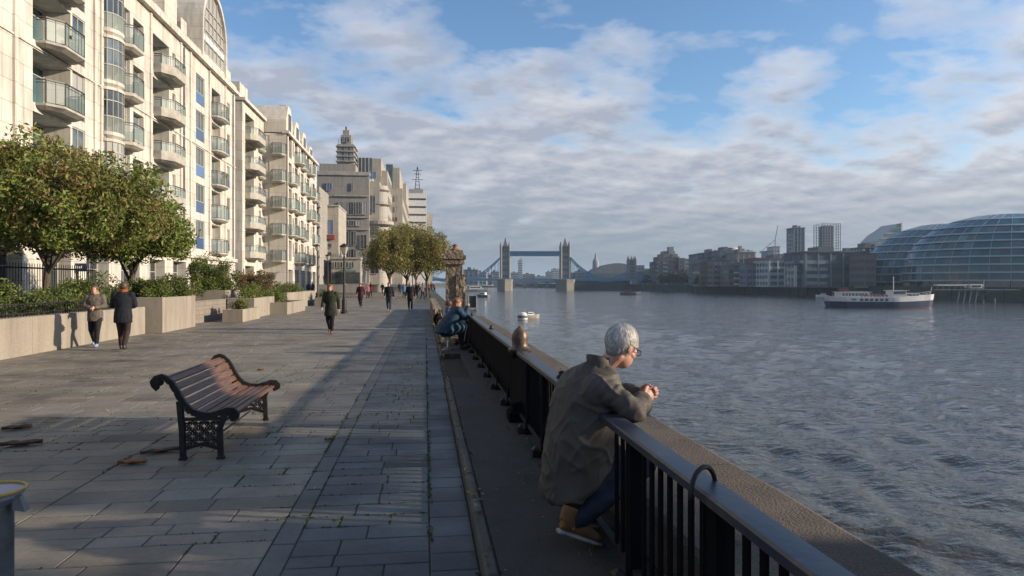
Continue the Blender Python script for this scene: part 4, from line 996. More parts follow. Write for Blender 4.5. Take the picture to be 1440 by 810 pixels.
s = MB(bf); s.box(Lh*.11, Lh*.38, -1.9, 1.9, 2.7, 4.1); s.build('aft_cabin', M['white'], fy)
s = MB(bf)
for i in range(8): x = Lh*.12+i*.82; s.box(x, x+.6, -1.95, -1.88, 3.15, 3.85)
s.build('cabin_window', M['glassd'], fy)
s = MB(bf); s.box(Lh*.09, Lh*.40, -2.2, 2.2, 4.1, 4.22); s.build('canopy', M['white'], fy)
s = MB(bf); s.box(Lh*.14, Lh*.20, -1.0, 1.0, 4.22, 5.1); s.build('funnel', M['red'], fy)
s = MB(bf); s.box(Lh*.135, Lh*.205, -1.05, 1.05, 5.1, 5.3); s.build('funnel_top', M['navy'], fy)
s = MB(bf)
for i in range(9):
    x = Lh*.30+i*.78; s.box(x, x+.35, -2.0, -1.5, 2.9, 3.5); s.box(x, x+.35, 1.2, 1.8, 2.9, 3.5)
s.build('deck_seat', M['red'], fy)
s = MB(bf); s.box(Lh*.60, Lh*.73, -1.7, 1.7, 2.7, 4.5); s.box(Lh*.585, Lh*.75, -2, 2, 4.5, 4.64); s.box(Lh*.73, Lh*.86, -1.3, 1.3, 2.9, 3.9); s.build('wheelhouse', M['white'], fy)
s = MB(bf); s.box(Lh*.61, Lh*.72, -1.76, -1.68, 3.6, 4.3); s.box(Lh*.74, Lh*.85, -1.36, -1.28, 3.2, 3.7); s.build('wheelhouse_window', M['glassd'], fy)
s = MB(bf); s.tube([(Lh*.64, 0, 4.6), (Lh*.64, 0, 8.3)], .07, 6); s.tube([(Lh*.985, 0, 3.4), (Lh*1.0, 0, 5.6)], .05, 6); s.build('mast', M['white'], fy)
s = MB(bf)
for i in range(25):
    x = Lh*.03+i*Lh*.94/24; y = -Bm*min(1, (.55+i/24*3.2))*min(1, (1-i/24+.02)*2.6)**.62; z = 2.75+.9*max(0, i/24-.55)**2*4
    s.bar((x, y, z), (x, y, z+.9), .05, .05)
    if i < 24:
        x2 = Lh*.03+(i+1)*Lh*.94/24; y2 = -Bm*min(1, (.55+(i+1)/24*3.2))*min(1, (1-(i+1)/24+.02)*2.6)**.62; z2 = 2.75+.9*max(0, (i+1)/24-.55)**2*4
        for h_ in (.9, .5): s.bar((x, y, z+h_), (x2, y2, z2+h_), .04, .04)
s.build('guard_rail', M['white'], fy)
def small_boat(label, px, py, l, hm, cabin='white', h=.9, name='small_boat', rz=0):
    p = G(px, py, WATER); o = thing(name, label, 'boat', (p.x, p.y, WATER))
    def lf(q): a = rz; return (p.x+q[0]*cos(a)-q[1]*sin(a), p.y+q[0]*sin(a)+q[1]*cos(a), WATER+q[2])
    s = MB(lf); w_ = l*.16
    def row(k, z): return [(-l/2, -w_*k*.8, z), (-l*.1, -w_*k, z), (l*.25, -w_*k*.8, z), (l/2*(.93+.07*k), 0, z*1.25), (l*.25, w_*k*.8, z), (-l*.1, w_*k, z), (-l/2, w_*k*.8, z)]
    s.rings([row(.7, -.3), row(1, h*.6), row(1.02, h)]); s.build('hull', M[hm], o)
    s = MB(lf); s.rings([[(-l*.3,-w_*.6,h*.9),(l*.15,-w_*.6,h*.9),(l*.15,w_*.6,h*.9),(-l*.3,w_*.6,h*.9)],[(-l*.28,-w_*.5,h*2),(l*.05,-w_*.5,h*2),(l*.05,w_*.5,h*2),(-l*.28,w_*.5,h*2)]]); s.build('cabin', M[cabin], o)
    s = MB(lf); s.box(-l*.26, l*.04, -w_*.6, w_*.6, h*1.4, h*1.75); s.build('cabin_window', M['glassd'], o)
    return o
small_boat('small grey dinghy floating just behind the stern of the passenger boat', 1156, 418, 5.5, 'white', rz=2.8)
small_boat('small dark launch with orange deck cargo far out on the river', 887, 415, 11, 'fdark', 'red', 1.5, rz=-.3)
small_boat('dark barge moored beyond the stone pillar, nearest the left bridge chain', 672, 410, 26, 'fdark', 'fgrey', 2.0, rz=.3)
small_boat('cream and dark moored cabin boat just right of the mooring box', 677, 418, 8.5, 'fdark', 'white', 1.1, rz=2.4)
small_boat('long low moored vessel in front of the left side span of the bridge', 690, 404, 34, 'fdark', 'white', 2.2, rz=-.1)
small_boat('covered lighter moored between the bridge towers', 752, 403, 30, 'fdark', 'fbrick', 2.0, rz=0.1)
# mooring box on piles
p = G(664, 435, WATER); mb_ = thing('mooring_dolphin', 'dark open box shaped mooring frame standing in the water beside the stone pillar', 'mooring', (p.x, p.y, WATER))
s = MB()
for dx in (-1, 1):
    for dy in (-1, 1): s.tube([(p.x+dx, p.y+dy, WATER-2), (p.x+dx, p.y+dy, WATER+3.6)], .14, 8)
s.box(p.x-1.15, p.x+1.15, p.y-1.15, p.y+1.15, WATER+3.4, WATER+3.65); s.box(p.x-1.15, p.x+1.15, p.y-1.15, p.y+1.15, WATER+.2, WATER+.45); s.build('frame', M['fgrey'], mb_)
s = MB(); s.box(p.x-.85, p.x+.85, p.y-.85, p.y+.85, WATER+.45, WATER+3.3); s.build('panel', M['black'], mb_)
def buoy(label, px, py, r, rest=None):
    p = G(px, py, WATER); o = thing('mooring_buoy', label, 'buoy', (p.x, p.y, WATER))
    s = MB(); s.lathe([(r*.55, -.4), (r*.95, .0), (r, r*.45), (r*.9, r*.95), (r*.55, r*1.3), (r*.15, r*1.4)], (p.x, p.y, WATER), 20); shadeauto(s.build('float', M['white'], o))
    s = MB(); s.lathe([(r*1.01, r*.30), (r*1.03, r*.45), (r*.97, r*.75), (r*.95, r*.76)], (p.x, p.y, WATER), 20); s.tube([(p.x, p.y, WATER+r*1.3), (p.x, p.y, WATER+r*1.75)], r*.07, 6); s.build('band', M['fdark'], o)
    return o
buoy('large round pale mooring buoy on the water, left of the smaller one', 735, 449, .95)
p = G(748, 446, WATER); o = small_boat('small flat brown and white workboat right beside the round mooring buoy', 748, 447, 3.2, 'ftan', 'white', .55, rz=.3)
# floating pier with gangway at the right
c = 235; pj = thing('floating_pier', 'white roofed landing pier with gangway and steel piles in front of the glass domes', 'pier', camframe((cx(1330,c), c-8, WATER)))
s = MB(camframe); s.box(cx(1290,c), cx(1352,c), c-11, c-9, cz(401.5,c), cz(400,c)); s.build('gangway_roof', M['white'], pj)
s = MB(camframe); s.box(cx(1286,c), cx(1400,c), c-11.4, c-8.6, cz(407.5,c), cz(406.5,c))
for px in range(1290, 1353, 8): s.bar((cx(px,c), c-11, cz(406.5,c)), (cx(px,c), c-11, cz(401,c)), .12, .12)
s.build('gangway_deck', M['grey_metal'], pj)
s = MB(camframe)
for px in (1316, 1324, 1332, 1340): s.bar((cx(px,c), c-11, WATER-1), (cx(px+ (4 if px % 16 else -4),c), c-11, cz(407,c)), .35, .35)
s.tube([(cx(1357,c), c-9, WATER-1), (cx(1357,c), c-9, cz(394,c))], .3, 8); s.tube([(cx(1364,c), c-12, WATER-1), (cx(1364,c), c-12, cz(418,c))], .25, 8); s.bar((cx(1344,c), c-10, cz(416,c)), (cx(1364,c), c-10, cz(411,c)), .3, .3)
s.build('pile', M['fdark'], pj)
s = MB(camframe); s.box(cx(1333,c), cx(1349,c), c-11.5, c-8.5, cz(405,c), cz(399.5,c)); s.build('shelter', M['white'], pj)
s = MB(camframe); s.box(cx(1335,c), cx(1347,c), c-11.6, c-11.5, cz(403.5,c), cz(401,c)); s.build('shelter_window', M['glassd'], pj)
# added unseen block on piles, right of frame, invented to shade the near pavement
po = thing('unseen_shade_block', 'added white shade block on piles, unseen outside the right edge of the view', 'building', (15, 3, WATER))
s = MB(); s.box(13.15, 13.3, .55, 1.9, 4.2, 4.76); s.build('shade_beam', M['white'], po)  # added strip stopping sunlight that would slip in under the notch
s = MB(); s.box(13.2, 15, -9, .53, 4.9, 8.6); s.box(13.2, 15, .53, 1.92, 6.0, 8.6); s.box(13.2, 15, 1.92, 4.3, 4.9, 8.6); s.build('wall', M['white'], po)  # made-up walls; the notch lets sun reach the leaning old man
s = MB(); s.rings([[(12.9,-9.3,8.6),(15.3,-9.3,8.6),(15.3,4.6,8.6),(12.9,4.6,8.6)],[(14,-9,9.4),(14.2,-9,9.4),(14.2,4.2,9.4),(14,4.2,9.4)]]); s.build('roof', M['roofm'], po)
s = MB()
for x in (13.5, 14.7):
    for y in (-8.5, -4, .2, 4.0): s.tube([(x, y, WATER-1), (x, y, 4.95)], .16, 8)
s.build('pile', M['grey_metal'], po)
s = MB()
for y in range(-8, 3, 2): s.box(13.15, 13.25, y, y+1.1, 6.6, 7.8)
s.build('window', M['glass'], po)

# ------------------------------------------------------------------ promenade: walls and planters
def gwall(name, label, x0, x1, y0, y1, h, m='granite', cap=None, cat='wall'):
    s = MB(); s.bbox(x0, x1, y0, y1, -.03, h, .02); return tag(s.build(name, M[m]), label, cat)
gwall('low_wall', 'long pale granite wall with a hedge and thin black rail on it, left edge', -9.9, -9.45, 9.2, 24.6, .92)
def planter(label, x0, x1, y0, y1, h, m='granite', t=.16, name='planter'):
    o = thing(name, label, 'planter', ((x0+x1)/2, (y0+y1)/2, 0))
    s = MB(); s.bbox(x0, x1, y0, y0+t, -.03, h, .015); s.bbox(x0, x1, y1-t, y1, -.03, h, .015); s.bbox(x0, x0+t, y0+t, y1-t, -.03, h-.003, .015); s.bbox(x1-t, x1, y0+t, y1-t, -.03, h-.003, .015)
    s.build('box', M[m], o)
    s = MB(); s.quad((x0+t,y0+t,h-.08),(x1-t,y0+t,h-.08),(x1-t,y1-t,h-.08),(x0+t,y1-t,h-.08)); s.build('soil', M['soil'], o)
    return o
planter('tall square granite planter behind the walking couple', -10.7, -9.0, 24.9, 28.3, 1.23)
gwall('recess_wall', 'low brown stone wall set back between the tall planter and the small dark box planter', -9.9, -9.62, 28.4, 35.2, .95, 'granite_b')
planter('small dark box planter with a tuft of yellow green leaves, nearest the path', -8.8, -7.95, 31.2, 34.4, .56)
planter('second tier granite planter just behind the small dark box planter', -9.55, -8.3, 34.7, 39.2, .98)
planter('raised back planter on the third tier holding the big bush', -11.6, -9.9, 35.6, 42.2, 1.35)
planter('long low granite planter where the brown shrub grows, furthest of the tiers', -8.9, -7.4, 38.1, 43.7, .66)
planter('long raised wall planter beyond the tiers, in front of the shops', -10.4, -8.6, 44.2, 55.2, 1.1)
planter('small dark planter box standing alone near the lamp posts', -8.1, -7.2, 51.7, 55.2, .6, 'granite_b')
# thin rail on the low wall
s = MB(); s.tube([(-9.62, 8, 1.22), (-9.62, 22.8, 1.22)], .022, 6); s.tube([(-9.62, 8, 1.0), (-9.62, 22.8, 1.0)], .015, 6)
for i in range(124): s.box(-9.628, -9.612, 8+i*.12-.008, 8+i*.12+.008, .9, 1.22)
tag(s.build('wall_rail', M['black']), 'thin black guard rail running on top of the left granite wall', 'railing')

# ------------------------------------------------------------------ foliage
def leafmesh(name, C_, size, cols, parent=None, m=None, flat=.0):
    n = len(C_); C_ = np.asarray(C_, dtype=np.float64); off = np.array(root_loc(parent))
    a = RNG.normal(size=(n, 3)); a /= np.linalg.norm(a, axis=1)[:, None]
    b = RNG.normal(size=(n, 3)); b[:, 2] *= (1-flat); b -= a*(a*b).sum(1)[:, None]; b /= np.linalg.norm(b, axis=1)[:, None]
    sz = size*RNG.uniform(.6, 1.4, n)[:, None]; c = np.cross(a, b)
    P_ = np.stack([C_-a*sz, C_+b*sz*.5+c*sz*.12, C_+a*sz, C_-b*sz*.5+c*sz*.12], 1)-off
    me = bpy.data.meshes.new(name); me.vertices.add(4*n); me.vertices.foreach_set('co', P_.astype(np.float32).ravel())
    me.loops.add(4*n); me.loops.foreach_set('vertex_index', np.arange(4*n, dtype=np.int32))
    me.polygons.add(n); me.polygons.foreach_set('loop_start', np.arange(0, 4*n, 4, dtype=np.int32)); me.update(calc_edges=True)
    at_ = me.color_attributes.new('tint', 'FLOAT_COLOR', 'POINT'); at_.data.foreach_set('color', np.repeat(np.concatenate([cols, np.ones((n, 1))], 1), 4, 0).astype(np.float32).ravel())
    me.materials.append(m or M['leaf']); return link(name, me, parent)
def palette(n, pal, wts, jit=.25, clump=None):
    pal = np.array(pal); w_ = np.array(wts, float); w_ /= w_.sum(); i = RNG.choice(len(pal), n, p=w_)
    return pal[i]*RNG.uniform(1-jit, 1+jit, (n, 1))*RNG.uniform(.93, 1.07, (n, 3))
def crown_pts(c, rad, n, nclump, cr, flatbot=.0, shell=.5):
    c = np.array(c); rad = np.array(rad)
    d = RNG.normal(size=(nclump, 3)); d /= np.linalg.norm(d, axis=1)[:, None]
    if flatbot: d[:, 2] = np.where(d[:, 2] < -flatbot, -flatbot*RNG.uniform(.3, 1, nclump), d[:, 2])
    q = RNG.uniform(shell, 1, nclump)[:, None]*RNG.uniform(.85, 1.08, (nclump, 1)); cc = c+d*q*rad
    k = RNG.integers(0, nclump, n); crr = cr*RNG.uniform(.6, 1.3, nclump)[k][:, None]
    e = RNG.normal(size=(n, 3)); e /= np.linalg.norm(e, axis=1)[:, None]
    return cc[k]+e*crr*RNG.uniform(.3, 1, (n, 1))**.6, k
GREEN = [(.145,.20,.038), (.095,.14,.03), (.21,.23,.05), (.24,.145,.06), (.19,.10,.05)]
def tree(label, base, trunk_h, top, rad, n, size, pal, wts, name='tree', group=None, lean=0, ncl=110, cr=.55, cz_=None, nb=9, tr=.13, flatbot=.55, autumn=.8):
    x, y, z0 = base; o = thing(name, label, 'tree', (x, y, z0), group)
    cc = (x+lean, y, (trunk_h+top)/2) if cz_ is None else (x+lean, y, cz_)
    s = MB(); top_ = (x+lean*.5, y, trunk_h+.5)
    s.tube([(x, y, z0-.05), (x+.03, y, z0+.25), (x+lean*.2, y+.03, (z0+trunk_h)/2), top_], [tr*1.35, tr*1.05, tr*.9, tr*.75], 10)
    rr = random.Random(int(x*100))
    for i in range(nb):
        a = 2*pi*i/nb+rr.uniform(-.3, .3); e = Vector((cc[0]+cos(a)*rad[0]*.7, cc[1]+sin(a)*rad[1]*.7, cc[2]+rr.uniform(-.3, .7)*rad[2]))
        st_ = Vector((x+lean*.4, y, trunk_h+rr.uniform(-.5, .4))); mid = st_.lerp(e, .5)+Vector((0, 0, .25*rad[2]*rr.uniform(-.2, 1)))
        s.tube([st_, mid, e], [tr*.5, tr*.3, tr*.08], 6)
        for k in range(3):
            q = mid.lerp(e, rr.uniform(0, .8)); s.tube([q, q+Vector((rr.uniform(-1,1), rr.uniform(-1,1), rr.uniform(0,1.2)))*rad[0]*.3], [tr*.15, tr*.05], 5)
    s.build('trunk', M['bark'], o)
    P_, k = crown_pts(cc, rad, n, ncl, cr, flatbot)
    cl = RNG.uniform(.75, 1.2, ncl)[k][:, None]; col = palette(n, pal[:3], wts[:3], .2)
    if len(pal) > 3:                                  # autumn colour comes in patches, stronger towards the top
        hgt = (P_[:, 2]-cc[2])/rad[2]; rp_ = np.clip(RNG.beta(.7, 1.6, ncl)[k]+.22*hgt-.05, 0, 1)*autumn
        red = palette(n, pal[3:], wts[3:], .25); mk = (RNG.uniform(0, 1, n) < rp_)[:, None]; col = np.where(mk, red*.75+col*.25, col)
    leafmesh('crown', P_, size, col*cl, o)
    return o
tree('round autumn green tree with reddish leaves at the left edge, behind the granite wall', (-12.5, 24.1, 0), 2.35, 6.8, (3.1, 2.9, 2.05), 66000, .066, GREEN, (5, 4, 3, 2.0, 1.2), ncl=230, cr=.68, cz_=4.15, lean=.6, tr=.12, autumn=1.05)
tree('slightly smaller round green tree right of the reddish one, thin brown trunk', (-11.55, 28.7, 0), 2.1, 6.1, (2.15, 2.1, 1.5), 40000, .064, GREEN, (6, 4, 4, 1.0, .3), ncl=170, cr=.58, cz_=3.65, autumn=.35, lean=.1, tr=.13)
PLANE = [(.20,.20,.05), (.14,.155,.04), (.27,.24,.07), (.22,.16,.06)]
for lb, x, y, top, rx in (('nearest of the yellowing plane trees on the distant promenade, at the left of the clump', XY(548, 78), 78, 7.8, 2.7), ('tallest yellow green plane tree in the middle of the distant clump', XY(572, 84), 84, 9.0, 3.2),
                          ('plane tree on the right of the distant clump, next to the stone pillar', XY(600, 80), 80, 7.6, 2.6), ('furthest plane tree, half hidden behind the others in the clump', XY(585, 104), 104, 10, 3.8)):
    tree(lb, (x, y, 0), 2.1, top, (rx, rx, (top-1.5)/2), 24000, .095, PLANE, (4, 3, 4, 1), 'plane_tree', 'plane trees on the distant promenade', ncl=150, cr=.75, cz_=(top+1.9)/2, tr=.16)
def shrub(label, c, rad, n, size, pal, wts, name='shrub', cat='shrub', group=None, stems=6, ncl=40, cr=.3):
    o = thing(name, label, cat, (c[0], c[1], c[2]-rad[2]), group); P_, k = crown_pts(c, rad, n, ncl, cr, .6, .2); P_[:, 2] = np.maximum(P_[:, 2], c[2]-rad[2])
    leafmesh('foliage', P_, size, palette(n, pal, wts)*RNG.uniform(.75, 1.2, ncl)[k][:, None], o)
    s = MB(); rr = random.Random(int(c[1]*10))
    for i in range(stems): s.tube([(c[0]+rr.uniform(-.2,.2)*rad[0], c[1]+rr.uniform(-.3,.3)*rad[1], c[2]-rad[2]), (c[0]+rr.uniform(-.7,.7)*rad[0], c[1]+rr.uniform(-.7,.7)*rad[1], c[2]+rad[2]*.5)], [.03, .01], 5)
    s.build('stem', M['bark'], o); return o
HG = [(.10,.14,.032), (.07,.10,.026), (.15,.17,.04)]; BR = [(.16,.09,.045), (.11,.09,.035), (.08,.09,.03), (.20,.13,.06)]; YG = [(.16,.19,.035), (.11,.14,.03), (.20,.17,.05)]
def hedge(label, x0, x1, y0, y1, z0, z1, n, pal, wts, size=.045):
    o = thing('hedge', label, 'hedge', ((x0+x1)/2, (y0+y1)/2, z0)); L_ = y1-y0; nc_ = int(L_*9)
    u = RNG.uniform(0, 1, (nc_, 3)); cc = np.stack([x0+(x1-x0)*u[:, 0], y0+L_*u[:, 1], z0+(z1-z0)*(.15+.85*u[:, 2]**.6)*(.82+.18*np.sin(u[:, 1]*L_*1.7))], 1)
    k = RNG.integers(0, nc_, n); e = RNG.normal(size=(n, 3)); e /= np.linalg.norm(e, axis=1)[:, None]
    leafmesh('foliage', cc[k]+e*RNG.uniform(.08, .3, (n, 1)), size, palette(n, pal, wts)*RNG.uniform(.7, 1.25, nc_)[k][:, None], o)
    s = MB()
    for i in range(int(L_*2)): y = y0+i*.5+.2; s.tube([((x0+x1)/2, y, z0-.6), ((x0+x1)/2+.1*sin(i*3), y+.1, z1-.2)], [.03, .012], 5)
    s.build('stem', M['bark'], o); return o
hedge('dense green hedge behind the left granite wall', -11.2, -9.95, 10.2, 24.4, .6, 1.62, 26000, HG, (4, 3, 3))
hedge('green leafy planting on top of the tall square planter', -10.5, -9.15, 25.1, 28.1, 1.1, 1.72, 7500, HG+YG[:1], (3, 2, 3, 2))
shrub('dark green bush behind the walking couple between hedge and tall planter', (-11.2, 24.8, 1.3), (1.1, 1.0, .75), 5500, .045, HG, (4, 4, 2))
shrub('big wide green bush on the tiered planters', (-10.9, 36.7, 1.9), (1.5, 2.2, 1.15), 14000, .05, HG+YG[:2], (3, 2, 3, 2, 2), ncl=70, cr=.38)
shrub('dark bush with bare reddish twigs at the left side of the big wide bush', (-11.2, 32.8, 1.3), (.9, 1.2, 1.0), 5000, .05, HG+BR[:2], (3, 4, 1, 1, 1))
shrub('brown autumn shrub right of the big wide bush', (-9.9, 42.7, 1.55), (1.2, 2.4, .85), 8000, .05, BR, (3, 3, 3, 2), ncl=50)
shrub('low green ground plants spilling below the brown autumn shrub', (-8.7, 40.7, .95), (.8, 2.0, .42), 4500, .045, HG+YG, (2, 1, 2, 2, 2, 1))
shrub('yellow green leafy plant on the second tier planter', (-8.9, 36.8, 1.2), (.5, 1.6, .4), 3500, .045, YG+HG, (3, 3, 1, 1, 1, 1))
shrub('small tuft of yellow green leaves in the small dark box planter', (-8.4, 32.7, .72), (.42, .8, .28), 2200, .04, YG+HG, (3, 3, 2, 1, 1, 1), ncl=20, cr=.16)
shrub('orange tinted shrub glowing against the arched shopfront', (-11.4, 45.2, 1.8), (.8, 1.2, .8), 3000, .05, [(.28,.12,.04), (.16,.09,.03), (.10,.09,.03)], (2, 2, 2))
shrub('low green shrub in the long raised wall planter', (-9.5, 49.2, 1.25), (.8, 4.2, .4), 5000, .05, HG+BR[:1], (3, 2, 2, 1))
shrub('dull green plant in the lone dark planter by the lamp posts', (-7.65, 53.2, .85), (.4, 1.2, .35), 1500, .05, HG, (3, 2, 2), ncl=20)
for lb_p, yy, zz, xx in (('potted green plant on the lower visible balcony of the leftmost stack', 33.6, 12.45, -16.35), ('potted plant on the top balcony of the second balcony stack from the left', 47.6, 15.2, -16.3), ('small potted bush on the curved balcony column, third from the top', 58.6, 9.7, -16.45), ('potted plant on the second balcony down of the dark recess block', 68.2, 12.45, -16.0)):
    o = thing('potted_plant', lb_p, 'plant', (xx, yy, zz)); s = MB(); s.lathe([(.13, 0), (.18, .3), (.2, .32)], (xx, yy, zz), 12); s.build('pot', mat('terracotta_pot', (.24,.12,.07), .8), o)
    P_, k = crown_pts((xx, yy, zz+.65), (.3, .35, .35), 500, 12, .14, 0, .2); leafmesh('foliage', P_, .05, palette(500, HG, (3, 2, 3)), o)
# far bank trees: separate crowns
for lb, px, yt, rr_, c in (('dark round tree by the water right of the ziggurat flats', 950, 384, 6.5, 520), ('broad olive tree in the middle of the far bank gap', 962, 381, 7.5, 510), ('brownish tree on the far bank left of the wharf row', 974, 383, 7, 500),
                           ('small dark tree in front of the ziggurat flats', 934, 388, 5, 520), ('small green tree at the left end of the wharf row', 985, 387, 4.5, 430), ('small rounded tree by the right bank bridge tower', 908, 388, 4.5, 560)):
    zt = cz(yt, c); q = camframe((cx(px, c), c, 0)); tree(lb, (q[0], q[1], BANK), 2, zt, (rr_*.9, rr_*.8, (zt-BANK-1)/2), 2200, .55, [(.05,.055,.025), (.07,.06,.03), (.04,.05,.02)], (3, 2, 2), 'bank_tree', None, ncl=30, cr=1.9, cz_=(zt+BANK+1.5)/2, tr=.4, nb=5)
# moss tufts and fallen leaves
def dry_leaf(label, px, py, l, w_, rot, col='leafbrown', curl=1.0):
    p = G(px, py, 0); s = MB(); rg = []; N_ = 10
    for i in range(N_+1):
        t = i/N_-.5; hw = w_*(1-(2*abs(t))**1.6)*.5+.004; row = []
        for j in range(7):
            v = (j/6-.5)*2; z = .008+.22*w_*curl*v*v+.08*l*curl*abs(t)**1.5+.006*sin(i*1.3+j*1.7)
            x_, y_ = t*l, v*hw*(1+.25*sin(i*2.3))+.03*sin(i*.5)*l; row.append((p.x+x_*cos(rot)-y_*sin(rot), p.y+x_*sin(rot)+y_*cos(rot), z))
        rg.append(row+[(a, b, c_+.004) for a, b, c_ in reversed(row)])
    s.rings(rg); return tag(s.build('dry_leaf', M[col], None, True), label, 'leaf')
M['leafbrown'] = mat('dry_leaf_brown', (.17,.085,.04), .7, col2=(.07,.038,.022), ns=14); M['leaforange'] = mat('dry_leaf_orange', (.36,.15,.05), .65, col2=(.18,.07,.03), ns=16)
dry_leaf('large curled dark brown leaf nearest the left edge of the paving', 24, 604, .30, .13, .5)
dry_leaf('curled red brown leaf husk just below the other one at the left edge', 29, 627, .40, .15, .35)
dry_leaf('long dark curled leaf lying behind the orange leaf left of the bench', 226, 637, .38, .10, .5)
dry_leaf('bright orange curled leaf on the paving left of the bench', 186, 653, .26, .12, .15, 'leaforange')
dry_leaf('orange leaf on the shaded paving near the brick strip', 462, 619, .09, .06, .3, 'leaforange')
dry_leaf('pale orange leaf on the sunny paving behind the bench', 367, 521, .14, .09, .1, 'leaforange')
n = 420; P_ = []
for i in range(n):
    if i < 200: x, y = random.uniform(.30, .45), random.uniform(2, 26); z = .012 if x < .33 else .135
    elif i < 300: x, y = random.uniform(.45, 1.25), random.uniform(2, 22); z = .13
    elif i < 330: x, y = random.uniform(1.4, 2.2), random.uniform(2, 20); z = .45
    else: x, y = random.uniform(-9, .2), random.uniform(4, 34)**1.0; z = .01
    P_.append((x, y, z))
lo = leafmesh('leaf_litter', np.array(P_), .022, palette(n, [(.20,.10,.04), (.09,.05,.03), (.30,.22,.14), (.12,.12,.04)], (3, 4, 2, 1)), flat=.97); lo['kind'] = 'stuff'; lo['label'] = 'tiny fallen leaves scattered along the kerb and paving'; lo['category'] = 'leaf litter'
P_ = []; n = 26000                                           # moss growing in the joints
for i in range(n):
    k = random.random()
    if i > 5000:
        e = random.choice(EDG); q = random.random()
        x, y = (e[0]+(e[1]-e[0])*q, e[2]+random.gauss(0, .004)) if random.random() < .6 else (e[0]+random.gauss(0, .004), e[2]+(e[3]-e[2])*q)
        if noise.noise(Vector((x*.55, y*.8, 9))) < .03 or x > .03: continue
        P_.append((x, y, .003)); continue
    if k < .45: x, y = random.gauss(.035, .010), random.uniform(2, 22)
    elif k < .6: x, y = random.gauss(-1.02, .010), random.uniform(2.5, 12)
    elif k < .72: x, y = random.gauss(-.86, .01), random.uniform(2.5, 12)
    elif k < .85: x, y = random.gauss(-2.93, .012), random.uniform(3, 10)
    else: x, y = random.gauss(1.02, .10), random.uniform(2, 12)
    if noise.noise(Vector((x*.7, y*1.1, 3))) < .02: continue
    P_.append((x, y, (.006 if x < .33 else .128)))
lo = leafmesh('moss', np.array(P_), .011, palette(len(P_), [(.10,.14,.02), (.06,.09,.015), (.12,.13,.035)], (3, 4, 1)), flat=.5); lo['kind'] = 'stuff'; lo['label'] = 'bright green moss growing in the paving joints'; lo['category'] = 'moss'

# ------------------------------------------------------------------ railing along the river
XR = 1.11; RT = .955
def rail(name, label, y0, y1, posts, skip=(), maxp=100, sp=.125, bx=.007, by=.020):
    o = thing(name, label, 'railing', (XR, y0, T))
    s = MB(); h = .060; pr = [(-h, RT-.045), (-h, RT-.012), (-h*.86, RT-.001), (0, RT+.002), (h*.86, RT-.001), (h, RT-.012), (h, RT-.045), (h*.6, RT-.055), (-h*.6, RT-.055)]
    ys = np.arange(y0, y1+.01, (y1-y0)/max(6, int((y1-y0)*2)))
    s.rings([[(XR+a+.003*noise.noise(Vector((y*.8, a, 0))), y, b+.003*noise.noise(Vector((y*.9, 3, 0)))) for a, b in pr] for y in ys]); shadeauto(s.build('top_rail', M['rail'], o), 22)
    s = MB(); s.box(XR-.022, XR+.022, y0, y1, T+.075, T+.11); s.build('bottom_rail', M['black'], o)
    s = MB(); s.box(-bx, bx, -by, by, 0, RT-T-.155); bm_ = s.mesh('baluster'); bm_.materials.append(M['bar'])
    y = y0+.08; k = 0; rest = MB()
    while y < y1-.05:
        if not any(abs(y-p) < .07 for p in posts) and not any(a < y < b for a, b in skip):
            if k < maxp: b = link('baluster', bm_, o); b.location = (0, y-y0, .11); k += 1
            else: rest.box(XR-bx, XR+bx, y-by, y+by, T+.11, RT-.05)
        y += sp
    if rest.v: r = rest.build('baluster', M['bar'], o); r['kind'] = 'stuff'
    for p in posts:
        s = MB(); s.box(XR-.032, XR+.032, p-.045, p+.045, T+.02, RT-.053); s.bbox(XR-.055, XR+.055, p-.075, p+.075, T-.02, T+.03, .01); s.build('post', M['bar'], o)
        s = MB(); s.bbox(XR-.12, XR-.05, p-.04, p+.04, T-.01, T+.10, .03); s.build('foot_stay', M['black'], o)
    return o
r1 = rail('railing', 'near black iron railing with wide flat handrail that the old man leans on', -1.2, 7.88, [-.9, .4, 1.45, 2.48, 3.55, 5.0, 6.3, 7.3], skip=[(3.98, 4.62)])
r2 = rail('railing', 'far black iron railing running from the domed post to the stone pillar', 8.13, 24.2, [9.0+1.35*i for i in range(12)], sp=.095, bx=.011, by=.027)
s = MB(); pts = [(XR+.075*cos(a), 2.58, RT-.02+.085*sin(a)) for a in np.linspace(-.15, pi+.15, 18)]
pts = [(XR-.02+.085*cos(a)*.85, 2.58+.05*cos(a), RT-.03+.095*sin(a)) for a in np.linspace(-.2, pi+.2, 20)]
s.tube(pts, .010, 8); s.build('hoop', M['black'], r1, True)
for i, (yy) in enumerate((5.55, 11.6, 16.4)):
    s = MB(); s.lathe([(.035, 0), (.04, .012), (.022, .03), (.03, .05), (.012, .065)], (XR+.01, yy, RT), 10); s.tube([(XR-.03, yy, RT+.01), (XR+.01, yy+.06, RT+.03), (XR+.045, yy, RT+.01)], .008, 6); s.build('rail_knob', M['black'], r1 if yy < 8 else r2, True)
